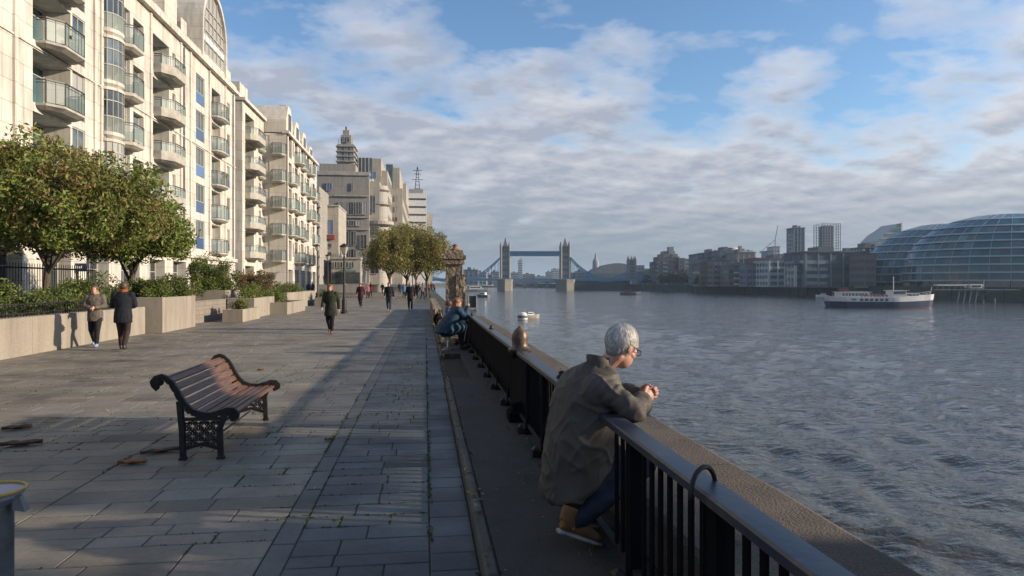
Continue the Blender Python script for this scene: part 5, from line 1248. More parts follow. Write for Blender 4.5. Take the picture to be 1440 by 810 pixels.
# domed post
M['bronze'] = mat('worn_bronze', (.16,.10,.055), .45, .4, col2=(.05,.04,.03), ns=6, lo=.4, hi=.6)
dp = thing('domed_post', 'thick black iron post with a worn bronze dome cap splitting the railing', 'post', (XR, 8, T))
s = MB(); s.box(XR-.10, XR+.10, 7.89, 8.12, T, .9); s.bbox(XR-.14, XR+.14, 7.86, 8.15, T-.02, T+.12, .02); s.build('shaft', M['bar'], dp)
s = MB(); s.lathe([(.09, .9), (.135, .93), (.14, .96), (.10, .985), (.092, 1.03), (.098, 1.08), (.092, 1.13), (.07, 1.18), (.03, 1.215), (.015, 1.235)], (XR, 8, 0), 20); shadeauto(s.build('dome_cap', M['bronze'], dp), 50)
# padlock on the railing
pk = thing('padlock', 'orange brown box shaped padlock with a small blue sticker hung on a railing post', 'padlock', (XR-.06, 5.52, .52))
s = MB(); s.bbox(XR-.075, XR-.03, 5.44, 5.56, .56, .80, .015); o = s.build('lock_body', mat('rusty_orange', (.16,.06,.03), .5, col2=(.05,.03,.02), ns=20), pk)
s = MB(); s.tube([(XR-.05, 5.46, .79), (XR-.05, 5.46, .85), (XR-.05, 5.5, .88), (XR-.05, 5.54, .85), (XR-.05, 5.54, .79)], .009, 6); s.build('shackle', M['grey_metal'], pk, True)
s = MB(); s.box(XR-.079, XR-.075, 5.47, 5.53, .66, .74); s.build('sticker', M['blue'], pk)
s = MB(); s.box(XR-.085, XR-.02, 5.43, 5.57, .42, .555); s.build('lock_base', M['black'], pk)

# ------------------------------------------------------------------ stone pillar
pc = thing('stone_pillar', 'weathered brown stone gate pillar with corniced top at the end of the railing', 'pillar', (1.05, 24.8, 0))
M['rubble'] = mat('weathered_rubble', (.27,.205,.135), .9, col2=(.10,.08,.055), ns=2.6, bump=1, bs=9, dist=.09, lo=.38, hi=.62)
def rough_box(mb, x0, x1, y0, y1, z0, z1, amp=.03, nn=8):
    rg = []
    m_ = max(2, int((z1-z0)/.14))
    for i in range(m_+1):
        z = z0+(z1-z0)*i/m_; r = []
        for (ax, ay, bx, by) in ((x0,y0,x1,y0),(x1,y0,x1,y1),(x1,y1,x0,y1),(x0,y1,x0,y0)):
            for j in range(nn):
                x, y = ax+(bx-ax)*j/nn, ay+(by-ay)*j/nn; d = amp*noise.noise(Vector((x*5, y*5, z*5)))+amp*.7*noise.noise(Vector((x*13, y*13, z*13)))
                cx_, cy_ = (x0+x1)/2, (y0+y1)/2; r.append((x+(x-cx_)*d*2, y+(y-cy_)*d*2, z+d*.4))
        rg.append(r)
    mb.rings(rg)
s = MB(); rough_box(s, .74, 1.32, 24.5, 25.1, 0, 2.72); rough_box(s, 1.1, 1.44, 24.45, 25.15, 0, 2.02, .05); s.build('shaft', M['rubble'], pc)
s = MB(); rough_box(s, .66, 1.40, 24.42, 25.18, 2.40, 2.56, .015); rough_box(s, .69, 1.37, 24.45, 25.15, 2.72, 2.80, .015); rough_box(s, .62, 1.44, 24.38, 25.22, 2.58, 2.72, .015); rough_box(s, .72, 1.34, 24.5, 25.1, 2.80, 2.90, .02); s.build('cornice', M['rubble'], pc)
s = MB(); rg = [(.20, 2.88), (.24, 2.93), (.12, 2.98), (.09, 3.03), (.12, 3.07), (.08, 3.12), (.02, 3.15)]; s.lathe(rg, (1.08, 24.8, 0), 12); s.build('finial', mat('terracotta', (.28,.14,.07), .8, col2=(.16,.08,.05), ns=8), pc, True)
s = MB(); rough_box(s, .30, .66, 26.3, 44, 0, .72, .05, 14)
tag(s.build('rubble_wall', M['rubble']), 'low rough stone wall continuing behind the pillar along the path', 'wall')
s = MB(); rough_box(s, .42, 1.0, 17.8, 24.3, .1, .30, .05, 10)
tag(s.build('stone_ledge', M['rubble']), 'low worn stone ledge where the people in blue sit', 'ledge')

# ------------------------------------------------------------------ bench
bn = thing('park_bench', 'old wooden slatted bench with black cast iron scroll ends on the open paving', 'bench', (-2.15, 7.6, 0))
YA, YB = 7.08, 9.0
prof = [(-2.62,.735), (-2.60,.79), (-2.545,.80), (-2.49,.745), (-2.445,.665), (-2.405,.585), (-2.36,.51), (-2.30,.45), (-2.215,.425), (-2.125,.42), (-2.035,.43), (-1.955,.44), (-1.885,.425)]
bk = thing_parts = []
def slat(i, pa, pb, par_name):
    a, b = Vector((pa[0], 0, pa[1])), Vector((pb[0], 0, pb[1])); t = (b-a).normalized(); n_ = Vector((-t.z, 0, t.x)); 
    a2, b2 = a+t*.010, b-t*.010; rr = .012
    q = [a2-n_*rr, b2-n_*rr, b2+n_*rr*.6, b2-t*.006+n_*rr, a2+t*.006+n_*rr, a2+n_*rr*.6]
    return [(p.x, p.z) for p in q]
s = MB()
for i in range(1, 7): s.extr(slat(i, prof[i], prof[i+1], ''), 'y', YA-.01, YB+.01)
s.build('backrest', M['wood'], bn)
s = MB()
for i in range(7, 12): s.extr(slat(i, prof[i], prof[i+1], ''), 'y', YA-.01, YB+.01)
s.build('seat', M['wood'], bn)
for Y in (YA, YB):
    s = MB()
    bp = [(-2.60,.70),(-2.635,.735),(-2.65,.775),(-2.62,.815),(-2.57,.83),(-2.52,.81),(-2.475,.765),(-2.43,.69),(-2.39,.61),(-2.345,.54),(-2.28,.475),(-2.20,.445),(-2.11,.435),(-2.02,.46),(-1.95,.485),(-1.89,.48),(-1.855,.45),(-1.86,.41),(-1.90,.39)]
    for i in range(len(bp)-1):
        wz = .052 if 5 < i < 15 else .042; s.bar((bp[i][0], Y, bp[i][1]), (bp[i+1][0], Y, bp[i+1][1]), .045, wz)
        s.tube([(bp[i+1][0], Y-.022, bp[i+1][1]), (bp[i+1][0], Y+.022, bp[i+1][1])], wz/2, 10)
    fr = s.build('end_frame', M['black'], bn)
    s = MB()
    s.bar((-2.365, Y, 0), (-2.375, Y, .30), .05, .05); s.bar((-2.375, Y, .30), (-2.40, Y, .58), .05, .055); s.bar((-2.01, Y, 0), (-2.02, Y, .30), .05, .045); s.bar((-2.02, Y, .30), (-1.96, Y, .46), .05, .045)
    s.bbox(-2.40, -2.33, Y-.03, Y+.03, 0, .03, .008); s.bbox(-2.045, -1.975, Y-.03, Y+.03, 0, .03, .008)
    s.bar((-2.37, Y, .10), (-2.19, Y, .155), .035, .03); s.bar((-2.19, Y, .155), (-2.01, Y, .10), .035, .03); s.bar((-2.38, Y, .40), (-1.99, Y, .40), .04, .03)
    s.build('legs', M['black'], bn)
    for cx0, cz0, R0 in ((-2.595, .765, .038), (-1.895, .435, .040)):
        s = MB(); s.tube([(cx0, Y-.035, cz0), (cx0, Y+.035, cz0)], R0, 16); s.tube([(cx0, Y-.045, cz0), (cx0, Y+.045, cz0)], R0*.4, 10); s.build('scroll', M['black'], bn)
    s = MB()                                            # pierced lattice panel
    gx = [-2.36+.055*i for i in range(7)]; gz = [.155+.05*j for j in range(6)]
    for i, x in enumerate(gx):
        for j, z in enumerate(gz):
            if z+.02 > .40 or (z < .16 and abs(x+2.19) < .05): continue
            r_ = .019; m_ = 10
            for k in range(m_):
                a, b = 2*pi*k/m_, 2*pi*(k+1)/m_; s.bar((x+r_*cos(a), Y, z+r_*sin(a)), (x+r_*cos(b), Y, z+r_*sin(b)), .014, .011)
            if (i+j) % 2: s.bar((x-.024, Y, z-.024), (x+.03, Y, z+.028), .012, .012)
            else: s.bar((x-.024, Y, z+.024), (x+.03, Y, z-.028), .012, .012)
    for z in (.19, .29, .36): s.bar((-2.37, Y, z), (-2.01, Y, z), .012, .010)
    s.build('lattice_panel', M['black'], bn)
s = MB(); s.tube([(-2.2, YA, .12), (-2.2, YB, .12)], .010, 6); s.tube([(-2.0, YA, .36), (-2.0, YB, .36)], .014, 6)
for Y in np.linspace(YA+.2, YB-.2, 1): pass
s.build('tie_rod', M['black'], bn)

# ------------------------------------------------------------------ litter bin at the left edge
lb_ = thing('litter_bin', 'grey steel litter bin post with a yellow hoop at the bottom left corner', 'bin', (-2.30, 3.75, 0))
s = MB(); s.lathe([(.066, 0), (.066, .62), (.062, .67)], (-2.14, 3.75, 0), 24); shadeauto(s.build('post', M['grey_metal'], lb_))
s = MB(); s.tube([(-2.18+.155*cos(a), 3.75+.15*sin(a), .70) for a in np.linspace(0, 2*pi, 33)], .008, 8, cap=False); s.build('hoop', mat('yellow_paint', (.55,.33,.03), .45, col2=(.35,.2,.02), ns=9), lb_, True)
s = MB(); s.lathe([(.145, .695), (.143, .67), (.10, .63)], (-2.18, 3.75, 0), 24); s.quad((-2.29,3.65,.684),(-2.07,3.65,.684),(-2.07,3.85,.684),(-2.29,3.85,.684)); s.build('liner', mat('bag_plastic', (.25,.27,.33), .4), lb_)
s = MB(); s.rings([[(-2.05,3.70,.61),(-1.99,3.70,.60),(-1.99,3.75,.60),(-2.05,3.75,.61)],[(-2.05,3.71,.68),(-2.02,3.71,.675),(-2.02,3.74,.675),(-2.05,3.74,.68)]]); s.build('bracket', M['grey_metal'], lb_)

# ------------------------------------------------------------------ street lamps
def lamp(label, px, py_base, ptop, kind='lantern', Y=None):
    if Y is None: p = G(px, py_base, 0); x, y = p.x, p.y
    else: x, y = XY(px, Y), Y
    h = ZZ(ptop, x, y); o = thing('street_lamp', label, 'street lamp', (x, y, 0), 'street lamps along the promenade')
    s = MB(); r = .075
    s.lathe([(.19, 0), (.19, .10), (.14, .16), (.13, .75), (.10, .82), (r*.9, .9), (r*.7, h-.75), (r*.55, h-.62)], (x, y, 0), 12); shadeauto(s.build('pole', M['black'], o))
    if kind == 'lantern':
        s = MB(); s.lathe([(.07, h-.64), (.13, h-.60), (.23, h-.22), (.24, h-.20)], (x, y, 0), 6); s.build('lantern', mat('lantern_glass', (.30,.29,.25), .3) if 'lg' not in M else M['lg'], o)
        s = MB(); s.lathe([(.27, h-.21), (.26, h-.16), (.10, h-.05), (.03, h-.02), (.02, h)], (x, y, 0), 12); s.build('cap', M['black'], o)
    else:
        s = MB(); s.tube([(x, y, h-.62), (x, y, h-.1), (x-.3, y, h)], .035, 6); s.box(x-.5, x-.1, y-.08, y+.08, h-.05, h+.05); s.build('lamp_head', M['black'], o)
    return o
M['lg'] = mat('lantern_glass', (.32,.30,.25), .3)
lamp('black lantern lamp post nearest the camera, behind the woman in green', 484, 441, 342)
lamp('lamp post left of the woman in green with a pale lantern', 446, 424, 343)
lamp('shorter lamp post between the two lantern posts', 461, 421, 357)
lamp('tall slim lamp post rising before the plane trees', 580, 416, 312, 'mast')
lamp('small distant lamp post just left of the tall slim one', 575, 410, 378)
lamp('small distant lamp post under the left plane tree', 527, 411, 384)
lamp('thin distant lamp post in front of the low pale annex', 506, 409, 375)
# iron fence, sign, parked cars behind the hedge
fe = thing('iron_fence', 'tall black iron fence of upright bars behind the left hedge', 'fence', (-14.4, 17, 0))
s = MB()
for i in range(100):
    y = 15+i*.17; s.tube([(-14.4, y, 0), (-14.4, y, 2.45)], .013, 5, cap=False)
s.box(-14.42, -14.38, 15, 32, 2.25, 2.31); s.box(-14.42, -14.38, 15, 32, .3, .36); s.build('bars', M['black'], fe)
sg = thing('shop_sign', 'dark navy shop sign with small pale lettering behind the trees', 'sign', (-15.8, 32.3, 0))
x0, y0 = -15.9, 31.0; p = cam(108, 376, 33.4)
s = MB(); s.box(p.x-.55, p.x+.45, p.y-.04, p.y+.04, p.z-.20, p.z+.20); s.build('board', M['navy'], sg)
s = MB(); 
for i, w_ in enumerate((.05,.05,.05,.03,.05,.05,.04)): s.box(p.x-.30+i*.085, p.x-.30+i*.085+w_, p.y-.05, p.y-.04, p.z-.05, p.z+(.05 if i % 3 else .08))
s.build('lettering', M['white'], sg)
s = MB(); s.tube([(p.x, p.y+.06, 0), (p.x, p.y+.06, p.z)], .03, 6); s.build('pole', M['black'], sg)
M['awn'] = mat('red_poster', (.35,.08,.06), .7, col2=(.45,.35,.30), ns=1.5)
s = MB(); s.box(p.x-.9, p.x-.35, p.y+.15, p.y+.2, .6, 2.0); tag(s.build('poster_board', M['awn']), 'red and cream poster board below the navy shop sign', 'sign')
def car(label, x, y, rz, m):
    o = thing('parked_car', label, 'car', (x, y, 0)); f = lambda q: (x+q[0]*cos(rz)-q[1]*sin(rz), y+q[0]*sin(rz)+q[1]*cos(rz), q[2])
    out = [(-2.1,.35),(-2.15,.75),(-2.05,.95),(-1.5,1.0),(-1.0,1.42),(.3,1.45),(1.0,1.0),(1.9,.85),(2.1,.6),(2.1,.35)]
    s = MB(f); rg = []
    for yy, k in ((-.85, .96), (-.8, 1), (.8, 1), (.85, .96)): rg.append([(a*(1 if abs(yy) < .82 else .985), yy*(1 if z < 1.0 else .84), z) for a, z in out])
    s.rings(rg); b = s.build('body', m, o)
    s = MB(f); s.rings([[(a, yy, z) for a, z in ((-1.42,1.02),(-.98,1.37),(.27,1.40),(.85,1.02))] for yy in (-.76, .76)]); s.box(-.95, .25, -.80, .80, 1.03, 1.33); s.build('windows', M['glassd'], o)
    for a in (-1.35, 1.3):
        for b_ in (-.8, .8): s = MB(f); s.tube([(a, b_-.1, .33), (a, b_+.1, .33)], .33, 16); s.build('wheel', M['black'], o)
    return o
car('dark parked car at the far left behind the hedge', -14.9+.6, 22.6, 1.57, M['navy'])
car('grey parked car behind the second tree', -15.2, 36, 1.57, M['grey_metal'])

# ------------------------------------------------------------------ people
def blob(name, mb, voxel, m, parent=None, it=4, disp=None, keep=None):
    me = mb.mesh('tmp'); bm = bmesh.new(); bm.from_mesh(me); bmesh.ops.recalc_face_normals(bm, faces=bm.faces); bm.to_mesh(me); bm.free()
    o = bpy.data.objects.new('tmp', me); COL.objects.link(o)
    r = o.modifiers.new('r', 'REMESH'); r.mode = 'VOXEL'; r.voxel_size = voxel
    q = o.modifiers.new('s', 'SMOOTH'); q.factor = .5; q.iterations = it
    dg = bpy.context.evaluated_depsgraph_get(); me2 = bpy.data.meshes.new_from_object(o.evaluated_get(dg))
    bpy.data.objects.remove(o); off = root_loc(parent)
    n = len(me2.vertices); co = np.empty(n*3, np.float32); me2.vertices.foreach_get('co', co); co = co.reshape(-1, 3)
    if disp:
        nn = np.empty(n*3, np.float32); me2.vertices.foreach_get('normal', nn); nn = nn.reshape(-1, 3)
        d = np.array([disp(Vector(p)) for p in co.tolist()], np.float32); co = co+nn*d[:, None]
    co = co-np.array(off, np.float32); me2.vertices.foreach_set('co', co.ravel()); me2.name = name
    me2.materials.clear(); me2.materials.append(m); me2.polygons.foreach_set('use_smooth', [True]*len(me2.polygons)); me2.update()
    return link(name, me2, parent)
def cloth(name, c, c2=None, r=.85, **k): return mat(name, c, r, col2=c2 or tuple(x*.6 for x in c), ns=9, bump=.5, bs=35, dist=.006, spec=.25, **k)
M['skin'] = mat('skin', (.50,.27,.19), .55, col2=(.42,.20,.14), ns=16); M['hairbrown'] = mat('brown_hair', (.05,.028,.016), .6, col2=(.10,.05,.03), ns=40)
M['hairred'] = mat('auburn_hair', (.26,.085,.03), .6, col2=(.14,.05,.02), ns=40); M['hairgrey'] = mat('grey_hair', (.30,.29,.28), .6, col2=(.45,.44,.42), ns=40)
M['shoe'] = mat('dark_shoe', (.03,.025,.02), .5)
def person(label, x, y, rz, h=1.7, pose='stand', coat=(.03,.03,.035), trou=(.02,.02,.025), coatlen=.82, hair='hairbrown', longhair=False, shoes=None, group=None, fem=False, extra=None, arms='down', vox=.020, scarf=None, hood=False, bulk=1.0, z=0.0):
    o = thing('person', label, 'person', (x, y, z), group); k = h/1.7; cr_, sr_ = cos(rz), sin(rz)
    def W(p): return Vector((x+k*(p[0]*cr_-p[1]*sr_), y+k*(p[0]*sr_+p[1]*cr_), z+k*p[2]))
    def D(v): return Vector((k*(v[0]*cr_-v[1]*sr_), k*(v[0]*sr_+v[1]*cr_), k*v[2]))
    hipy = .09
    if pose == 'walk': legs = [((0,hipy,.88), (.17,hipy,.50), (.20,hipy*.9,.10)), ((0,-hipy,.88), (.02,-hipy,.48), (-.24,-hipy*.9,.13))]
    elif pose == 'sit': legs = [((-.05,hipy,.50), (.38,hipy+.02,.52), (.40,hipy+.03,.09)), ((-.05,-hipy,.50), (.40,-hipy-.02,.50), (.34,-hipy-.03,.09))]
    else: legs = [((0,hipy,.88), (.02,hipy+.02,.48), (0,hipy+.04,.09)), ((0,-hipy,.88), (.04,-hipy,.48), (.01,-hipy-.03,.09))]
    dz = -.40 if pose == 'sit' else 0; ln = .22 if pose == 'sit' else (.03 if pose == 'walk' else 0)
    sh = [(ln, .185, 1.40+dz), (ln, -.185, 1.40+dz)]
    if arms == 'front': el = [(.03+ln, .25, 1.13+dz), (.03+ln, -.25, 1.13+dz)]; hd = [(.24+ln, .06, 1.10+dz), (.24+ln, -.05, 1.06+dz)]
    elif arms == 'phone': el = [(.08+ln, .24, 1.15+dz), (.18+ln, -.24, 1.22+dz)]; hd = [(.30+ln, .08, 1.15+dz), (.30+ln, -.08, 1.48+dz)]
    elif pose == 'walk': el = [(-.10, .25, 1.13), (.05, -.25, 1.12)]; hd = [(-.06, .27, .86), (.24, -.24, .92)]
    else: el = [(-.02, .25, 1.12), (-.02, -.25, 1.12)]; hd = [(.06, .26, .86), (.06, -.26, .86)]
    hc = Vector((ln+.05, 0, 1.58+dz))
    b = MB()
    b.loft([(W((ln*0,0,.84+dz)), D((.11,0,0)), D((0,.155,0))), (W((ln*.4,0,1.05+dz)), D((.10,0,0)), D((0,.14,0))), (W((ln,0,1.32+dz)), D((.11,0,0)), D((0,.17,0))), (W((ln,0,1.45+dz)), D((.06,0,0)), D((0,.08,0)))])
    b.capsule(W((ln,0,1.42+dz)), W((hc.x-.02,0,1.54+dz)), .058*k, .052*k)
    b.ell(W(hc+Vector((-.005,0,.02))), D((.098,0,0)), D((0,.078,0)), D((0,0,.105))); b.ell(W(hc+Vector((.025,0,-.05))), D((.065,0,0)), D((0,.058,0)), D((0,0,.075)))
    b.ell(W(hc+Vector((.095,0,-.01))), D((.022,0,0)), D((0,.012,0)), D((0,0,.024)))
    for sg_ in (1, -1): b.ell(W(hc+Vector((-.01,.08*sg_,-.005))), D((.018,0,0)), D((0,.012,0)), D((0,0,.03)))
    for i in (0, 1):
        b.capsule(W(sh[i]), W(el[i]), .045*k, .037*k); b.capsule(W(el[i]), W(hd[i]), .036*k, .026*k)
        dv = (Vector(hd[i])-Vector(el[i])).normalized(); e = Vector(hd[i])+dv*.05
        b.ell(W(e), D((.045,0,0)), D((0,.028,0)), D((0,0,.05)))
        for f in range(4): st_ = e+dv*.03+Vector((.022-.015*f, 0, -.0)); b.capsule(W(st_), W(st_+dv*.055+Vector((.01,0,-.01))), .011*k, .008*k, 6)
        b.capsule(W(e+Vector((.035,0,.0))), W(e+Vector((.055,0,-.04))), .011*k, .009*k, 6)
        l = legs[i]; b.capsule(W(l[0]), W(l[1]), .075*k, .052*k); b.capsule(W(l[1]), W(l[2]), .05*k, .035*k)
        b.ell(W((l[2][0]+.06, l[2][1], l[2][2]-.045)), D((.12,0,0)), D((0,.04,0)), D((0,0,.035)))
    blob('body', b, vox*.8, M['skin'], o, 2)
    tm = cloth('trousers', trou); t = MB()
    for l in legs: t.capsule(W(l[0]), W(l[1]), .105*k, .078*k); t.capsule(W(l[1]), W((l[2][0], l[2][1], l[2][2]+.03)), .076*k, .058*k)
    t.loft([(W((0,0,.80+dz)), D((.10,0,0)), D((0,.16,0))), (W((0,0,1.0+dz)), D((.12,0,0)), D((0,.16,0)))])
    blob('trousers', t, vox, tm, o, 3)
    cm = cloth('coat', coat); c = MB(); bk = bulk; hz0 = coatlen-.0 if pose != 'sit' else .46
    hem = .20 if coatlen < .7 else .17
    if pose == 'sit': secs = [((-.05,0,.42), .21*bk, .22*bk), ((0,0,.62), .19*bk, .21*bk), ((ln*.7,0,.85), .165*bk, .20*bk), ((ln,0,1.0), .14, .19), ((ln,0,1.09), .07, .09)]
    else: secs = [((0,0,coatlen), hem*bk, hem*1.1*bk), ((0,0,(coatlen+1.05)/2), .155*bk, .19*bk), ((ln*.4,0,1.08), .135*bk, .165*bk), ((ln,0,1.30), .145*bk, .20*bk), ((ln,0,1.42), .11, .17), ((ln,0,1.50), .075, .085)]
    c.loft([(W(p), D((a,0,0)), D((0,b_,0))) for p, a, b_ in secs])
    for i in (0, 1):
        c.capsule(W(sh[i]), W(el[i]), .078*k*bk, .062*k*bk); c.capsule(W(el[i]), W(Vector(hd[i]).lerp(Vector(el[i]), .08)), .062*k*bk, .050*k*bk)
    if pose == 'sit' and bk > 1.3: c.ell(W((.20,0,.56)), D((.34,0,0)), D((0,.30,0)), D((0,0,.20))); c.ell(W((.02,0,.50)), D((.30,0,0)), D((0,.31,0)), D((0,0,.17)))
    c.loft([(W((ln+.0,0,1.44+dz)), D((.085,0,0)), D((0,.095,0))), (W((ln+.01,0,1.52+dz)), D((.08,0,0)), D((0,.085,0)))])
    blob('coat', c, vox, cm, o, 3, disp=lambda p: .006*noise.noise(p*14)+.005*noise.noise(Vector((p.x*30, p.y*30, p.z*8))))
    for l in legs:
        s_ = MB(); a = l[2]; pt = 0
        s_.ell(W((a[0]+.055, a[1], a[2]-.045)), D((.135,0,0)), D((0,.050,0)), D((0,0,.045))); s_.ell(W((a[0]-.01, a[1], a[2]-.01)), D((.06,0,0)), D((0,.048,0)), D((0,0,.07)))
        blob('shoe', s_, .018, shoes or M['shoe'], o, 2)
    hs = MB(); hs.ell(W(hc+Vector((-.025,0,.04))), D((.110,0,0)), D((0,.098,0)), D((0,0,.108)))
    if longhair: hs.ell(W(hc+Vector((-.055,0,-.07))), D((.065,0,0)), D((0,.10,0)), D((0,0,.15)))
    blob('hair', hs, .016, M[hair], o, 2, disp=lambda p: .008*noise.noise(p*25))
    if scarf:
        q = MB(); q.lathe([(.07*k, 0), (.105*k, .03*k), (.105*k, .09*k), (.075*k, .11*k)], tuple(W((ln+.01,0,1.43+dz))), 14); blob('scarf', q, .014, cloth('scarf', scarf), o, 2, disp=lambda p: .012*noise.noise(p*20))
    return o, W
def pg(px, py): p = G(px, py, 0); return p.x, p.y
x, y = pg(134, 488); person('person in a beige grey coat and light blue shoes beside the granite wall', x, y, radians(-80), 1.66, 'walk', (.13,.105,.085), (.018,.018,.02), .72, 'hairbrown', shoes=mat('blue_shoe', (.22,.30,.42), .6), arms='front', bulk=1.05, vox=.016, scarf=(.38,.25,.18))
x, y = pg(173, 493); person('person in black coat, rust scarf and brown trousers near the tall planter', x, y, radians(100), 1.74, 'walk', (.013,.015,.02), (.045,.028,.024), .70, 'hairbrown', arms='front', bulk=1.12, vox=.016, scarf=(.30,.09,.03))
x, y = pg(465, 469); person('woman with auburn hair in a dark green coat walking towards the camera', x, y, radians(-95), 1.66, 'walk', (.028,.032,.017), (.012,.012,.014), .62, 'hairred', True, shoes=mat('red_brown_shoe', (.14,.05,.04), .6), scarf=(.03,.03,.02), bulk=1.05, vox=.018)
x, y = pg(507, 432); person('person in a dark plum coat with a red scarf further down the promenade', x, y, radians(-95), 1.66, 'walk', (.05,.014,.02), (.018,.014,.018), .62, 'hairbrown', True, scarf=(.20,.02,.03), vox=.026)
x, y = pg(547, 438); person('person in a short black jacket and blue jeans walking down the middle of the path', x, y, radians(-90), 1.72, 'walk', (.014,.014,.018), (.04,.055,.09), .86, 'hairbrown', shoes=mat('tan_shoe', (.26,.16,.09), .6), vox=.026)
x, y = pg(577, 437); person('fair haired person in a black coat carrying nothing, nearest the brick strip', x, y, radians(-88), 1.72, 'walk', (.010,.010,.012), (.014,.014,.016), .74, 'hairgrey', shoes=mat('pale_shoe', (.30,.24,.20), .6), vox=.026)
far = [('distant person in a light blue top left of the tall slim lamp post', 568, 419, (.08,.16,.30), 'hairgrey', 'stand'), ('distant person in dark clothes right of the fair haired walker', 587, 420, (.016,.015,.018), 'hairred', 'walk'),
       ('distant person in grey coat walking near the rubble wall', 594, 421, (.12,.12,.14), 'hairbrown', 'walk'), ('distant person in black seen between the two central walkers', 562, 413, (.02,.02,.025), 'hairbrown', 'stand'),
       ('distant person in a pale coat beside the brick strip', 598, 413, (.24,.23,.24), 'hairbrown', 'walk'), ('distant person in orange under the plane trees', 603, 411, (.30,.12,.05), 'hairbrown', 'stand'),
       ('distant person in a dark red coat by the plant tubs', 521, 417, (.14,.02,.03), 'hairbrown', 'stand'), ('distant person in pink next to the one in dark red', 517, 419, (.28,.10,.12), 'hairgrey', 'stand'),
       ('distant dark figure under the left plane tree', 538, 414, (.02,.02,.025), 'hairbrown', 'walk'), ('distant person in brown at the shop tables, left one', 428, 417, (.07,.05,.04), 'hairbrown', 'stand'),
       ('distant person in dark blue at the shop tables', 434, 418, (.03,.04,.08), 'hairbrown', 'stand'), ('distant person in red brown at the shop tables, right one', 440, 417, (.16,.05,.04), 'hairgrey', 'stand'),
       ('distant person in white jacket far along the path', 590, 411, (.35,.34,.33), 'hairbrown', 'walk'), ('distant person in navy at the far end of the path by the quay', 607, 410, (.03,.04,.07), 'hairbrown', 'stand'),
       ('distant person in tan jacket next to the navy one at the quay', 611, 411, (.25,.17,.10), 'hairgrey', 'stand')]
for i, (l, px, py, c_, hr_, ps) in enumerate(far):
    x, y = pg(px, py); person(l, x, y, radians(-90+random.uniform(-50, 50)), random.uniform(1.6, 1.78), ps, c_, (.02,.022,.03), random.uniform(.65, .88), hr_, vox=.04)
# pair sitting on the ledge
PX, PY = XY(629, 16.6), 16.6
st = thing('stool', 'thin legged dark iron stool under the person in the big blue coat', 'stool', (PX, PY, T))
s = MB(); s.lathe([(.05, .36), (.20, .39), (.20, .43)], (PX, PY, T), 16); s.build('seat', M['black'], st)
s = MB(); s.tube([(PX, PY, T), (PX, PY, T+.37)], .03, 8); s.lathe([(.14, 0), (.13, .02), (.04, .05)], (PX, PY, T), 12)
for a in range(4): s.tube([(PX, PY, T+.22), (PX+.14*cos(a*1.57+.5), PY+.14*sin(a*1.57+.5), T+.38)], .012, 6)
s.build('leg', M['grey_metal'], st)
po_, Wf = person('auburn haired person in a big teal coat hunched on a stool by the far railing', PX, PY, radians(15), 1.62, 'sit', (.012,.045,.075), (.010,.014,.022), .4, 'hairred', True, arms='phone', bulk=1.42, vox=.02, z=T)
for ch in po_.children:
    if ch.name.startswith('coat'):
        p = ch.data.materials[0].node_tree.nodes['Principled BSDF']; p.inputs['Roughness'].default_value = .6
X2, Y2 = XY(642, 18.3), 18.3
person('small person in a bright blue jacket and dark trousers sitting beyond the teal coat', X2, Y2, radians(170), 1.5, 'sit', (.05,.12,.26), (.012,.012,.018), .4, 'hairbrown', arms='front', vox=.02, z=T-.02)

# ------------------------------------------------------------------ the old man leaning on the railing
om = thing('person', 'grey haired old man in a brown jacket leaning on the near railing, hands clasped', 'person', (.95, 4.2, T))
Fv = Vector((cos(radians(28)), sin(radians(28)), 0)); Rv = Vector((Fv.y, -Fv.x, 0)); UP = Vector((0, 0, 1))
M['jacket'] = mat('waxed_jacket', (.086,.074,.060), .68, col2=(.052,.043,.036), ns=4, bump=.6, bs=60, dist=.002, spec=.35)
M['jeans'] = mat('blue_jeans', (.008,.011,.020), .85, col2=(.014,.020,.038), ns=7, bump=.4, bs=120, dist=.002)
M['boot'] = mat('tan_suede', (.21,.095,.028), .8, col2=(.12,.055,.02), ns=9, bump=.4, bs=50, dist=.003); M['sole'] = mat('pale_sole', (.42,.39,.34), .7, col2=(.25,.22,.19), ns=12)
pel = Vector((.945, 4.28, .56)); chs = Vector((1.015, 4.29, .99)); shc = Vector((1.055, 4.28, 1.15)); nk = Vector((1.125, 4.255, 1.24)); hd_ = Vector((1.250, 4.235, 1.338))
hF = (Vector((cos(radians(22)), sin(radians(22)), 0))*cos(radians(24))-UP*sin(radians(24))).normalized(); hR = Vector((sin(radians(22)), -cos(radians(22)), 0)); hU = hR.cross(hF).normalized()
hS = 1.02
def H(a, b, c): return hd_+hF*a*hS+hR*b*hS+hU*c*hS
shR, elR, wrR = Vector((1.08, 4.11, 1.11)), Vector((1.235, 3.93, .985)), Vector((1.365, 4.18, 1.005))
shL, elL, wrL = Vector((1.02, 4.47, 1.10)), Vector((1.22, 4.55, 1.005)), Vector((1.37, 4.32, 1.02))
hipR, knR, anR = Vector((1.02, 4.21, .50)), Vector((1.40, 4.26, .575)), Vector((.885, 4.08, .27))
hipL, knL, anL = Vector((.98, 4.38, .50)), Vector((1.28, 4.50, .58)), Vector((.99, 4.36, .22))
b = MB()
b.loft([(pel-UP*.08, Fv*.13, Rv*.16), (pel+UP*.15, Fv*.12, Rv*.15), (chs, Fv*.12, Rv*.17), (shc, Fv*.09, Rv*.16), (nk-UP*.01, Fv*.06, Rv*.065)])
b.capsule(nk-UP*.04, H(-.02, 0, -.06), .06, .058)
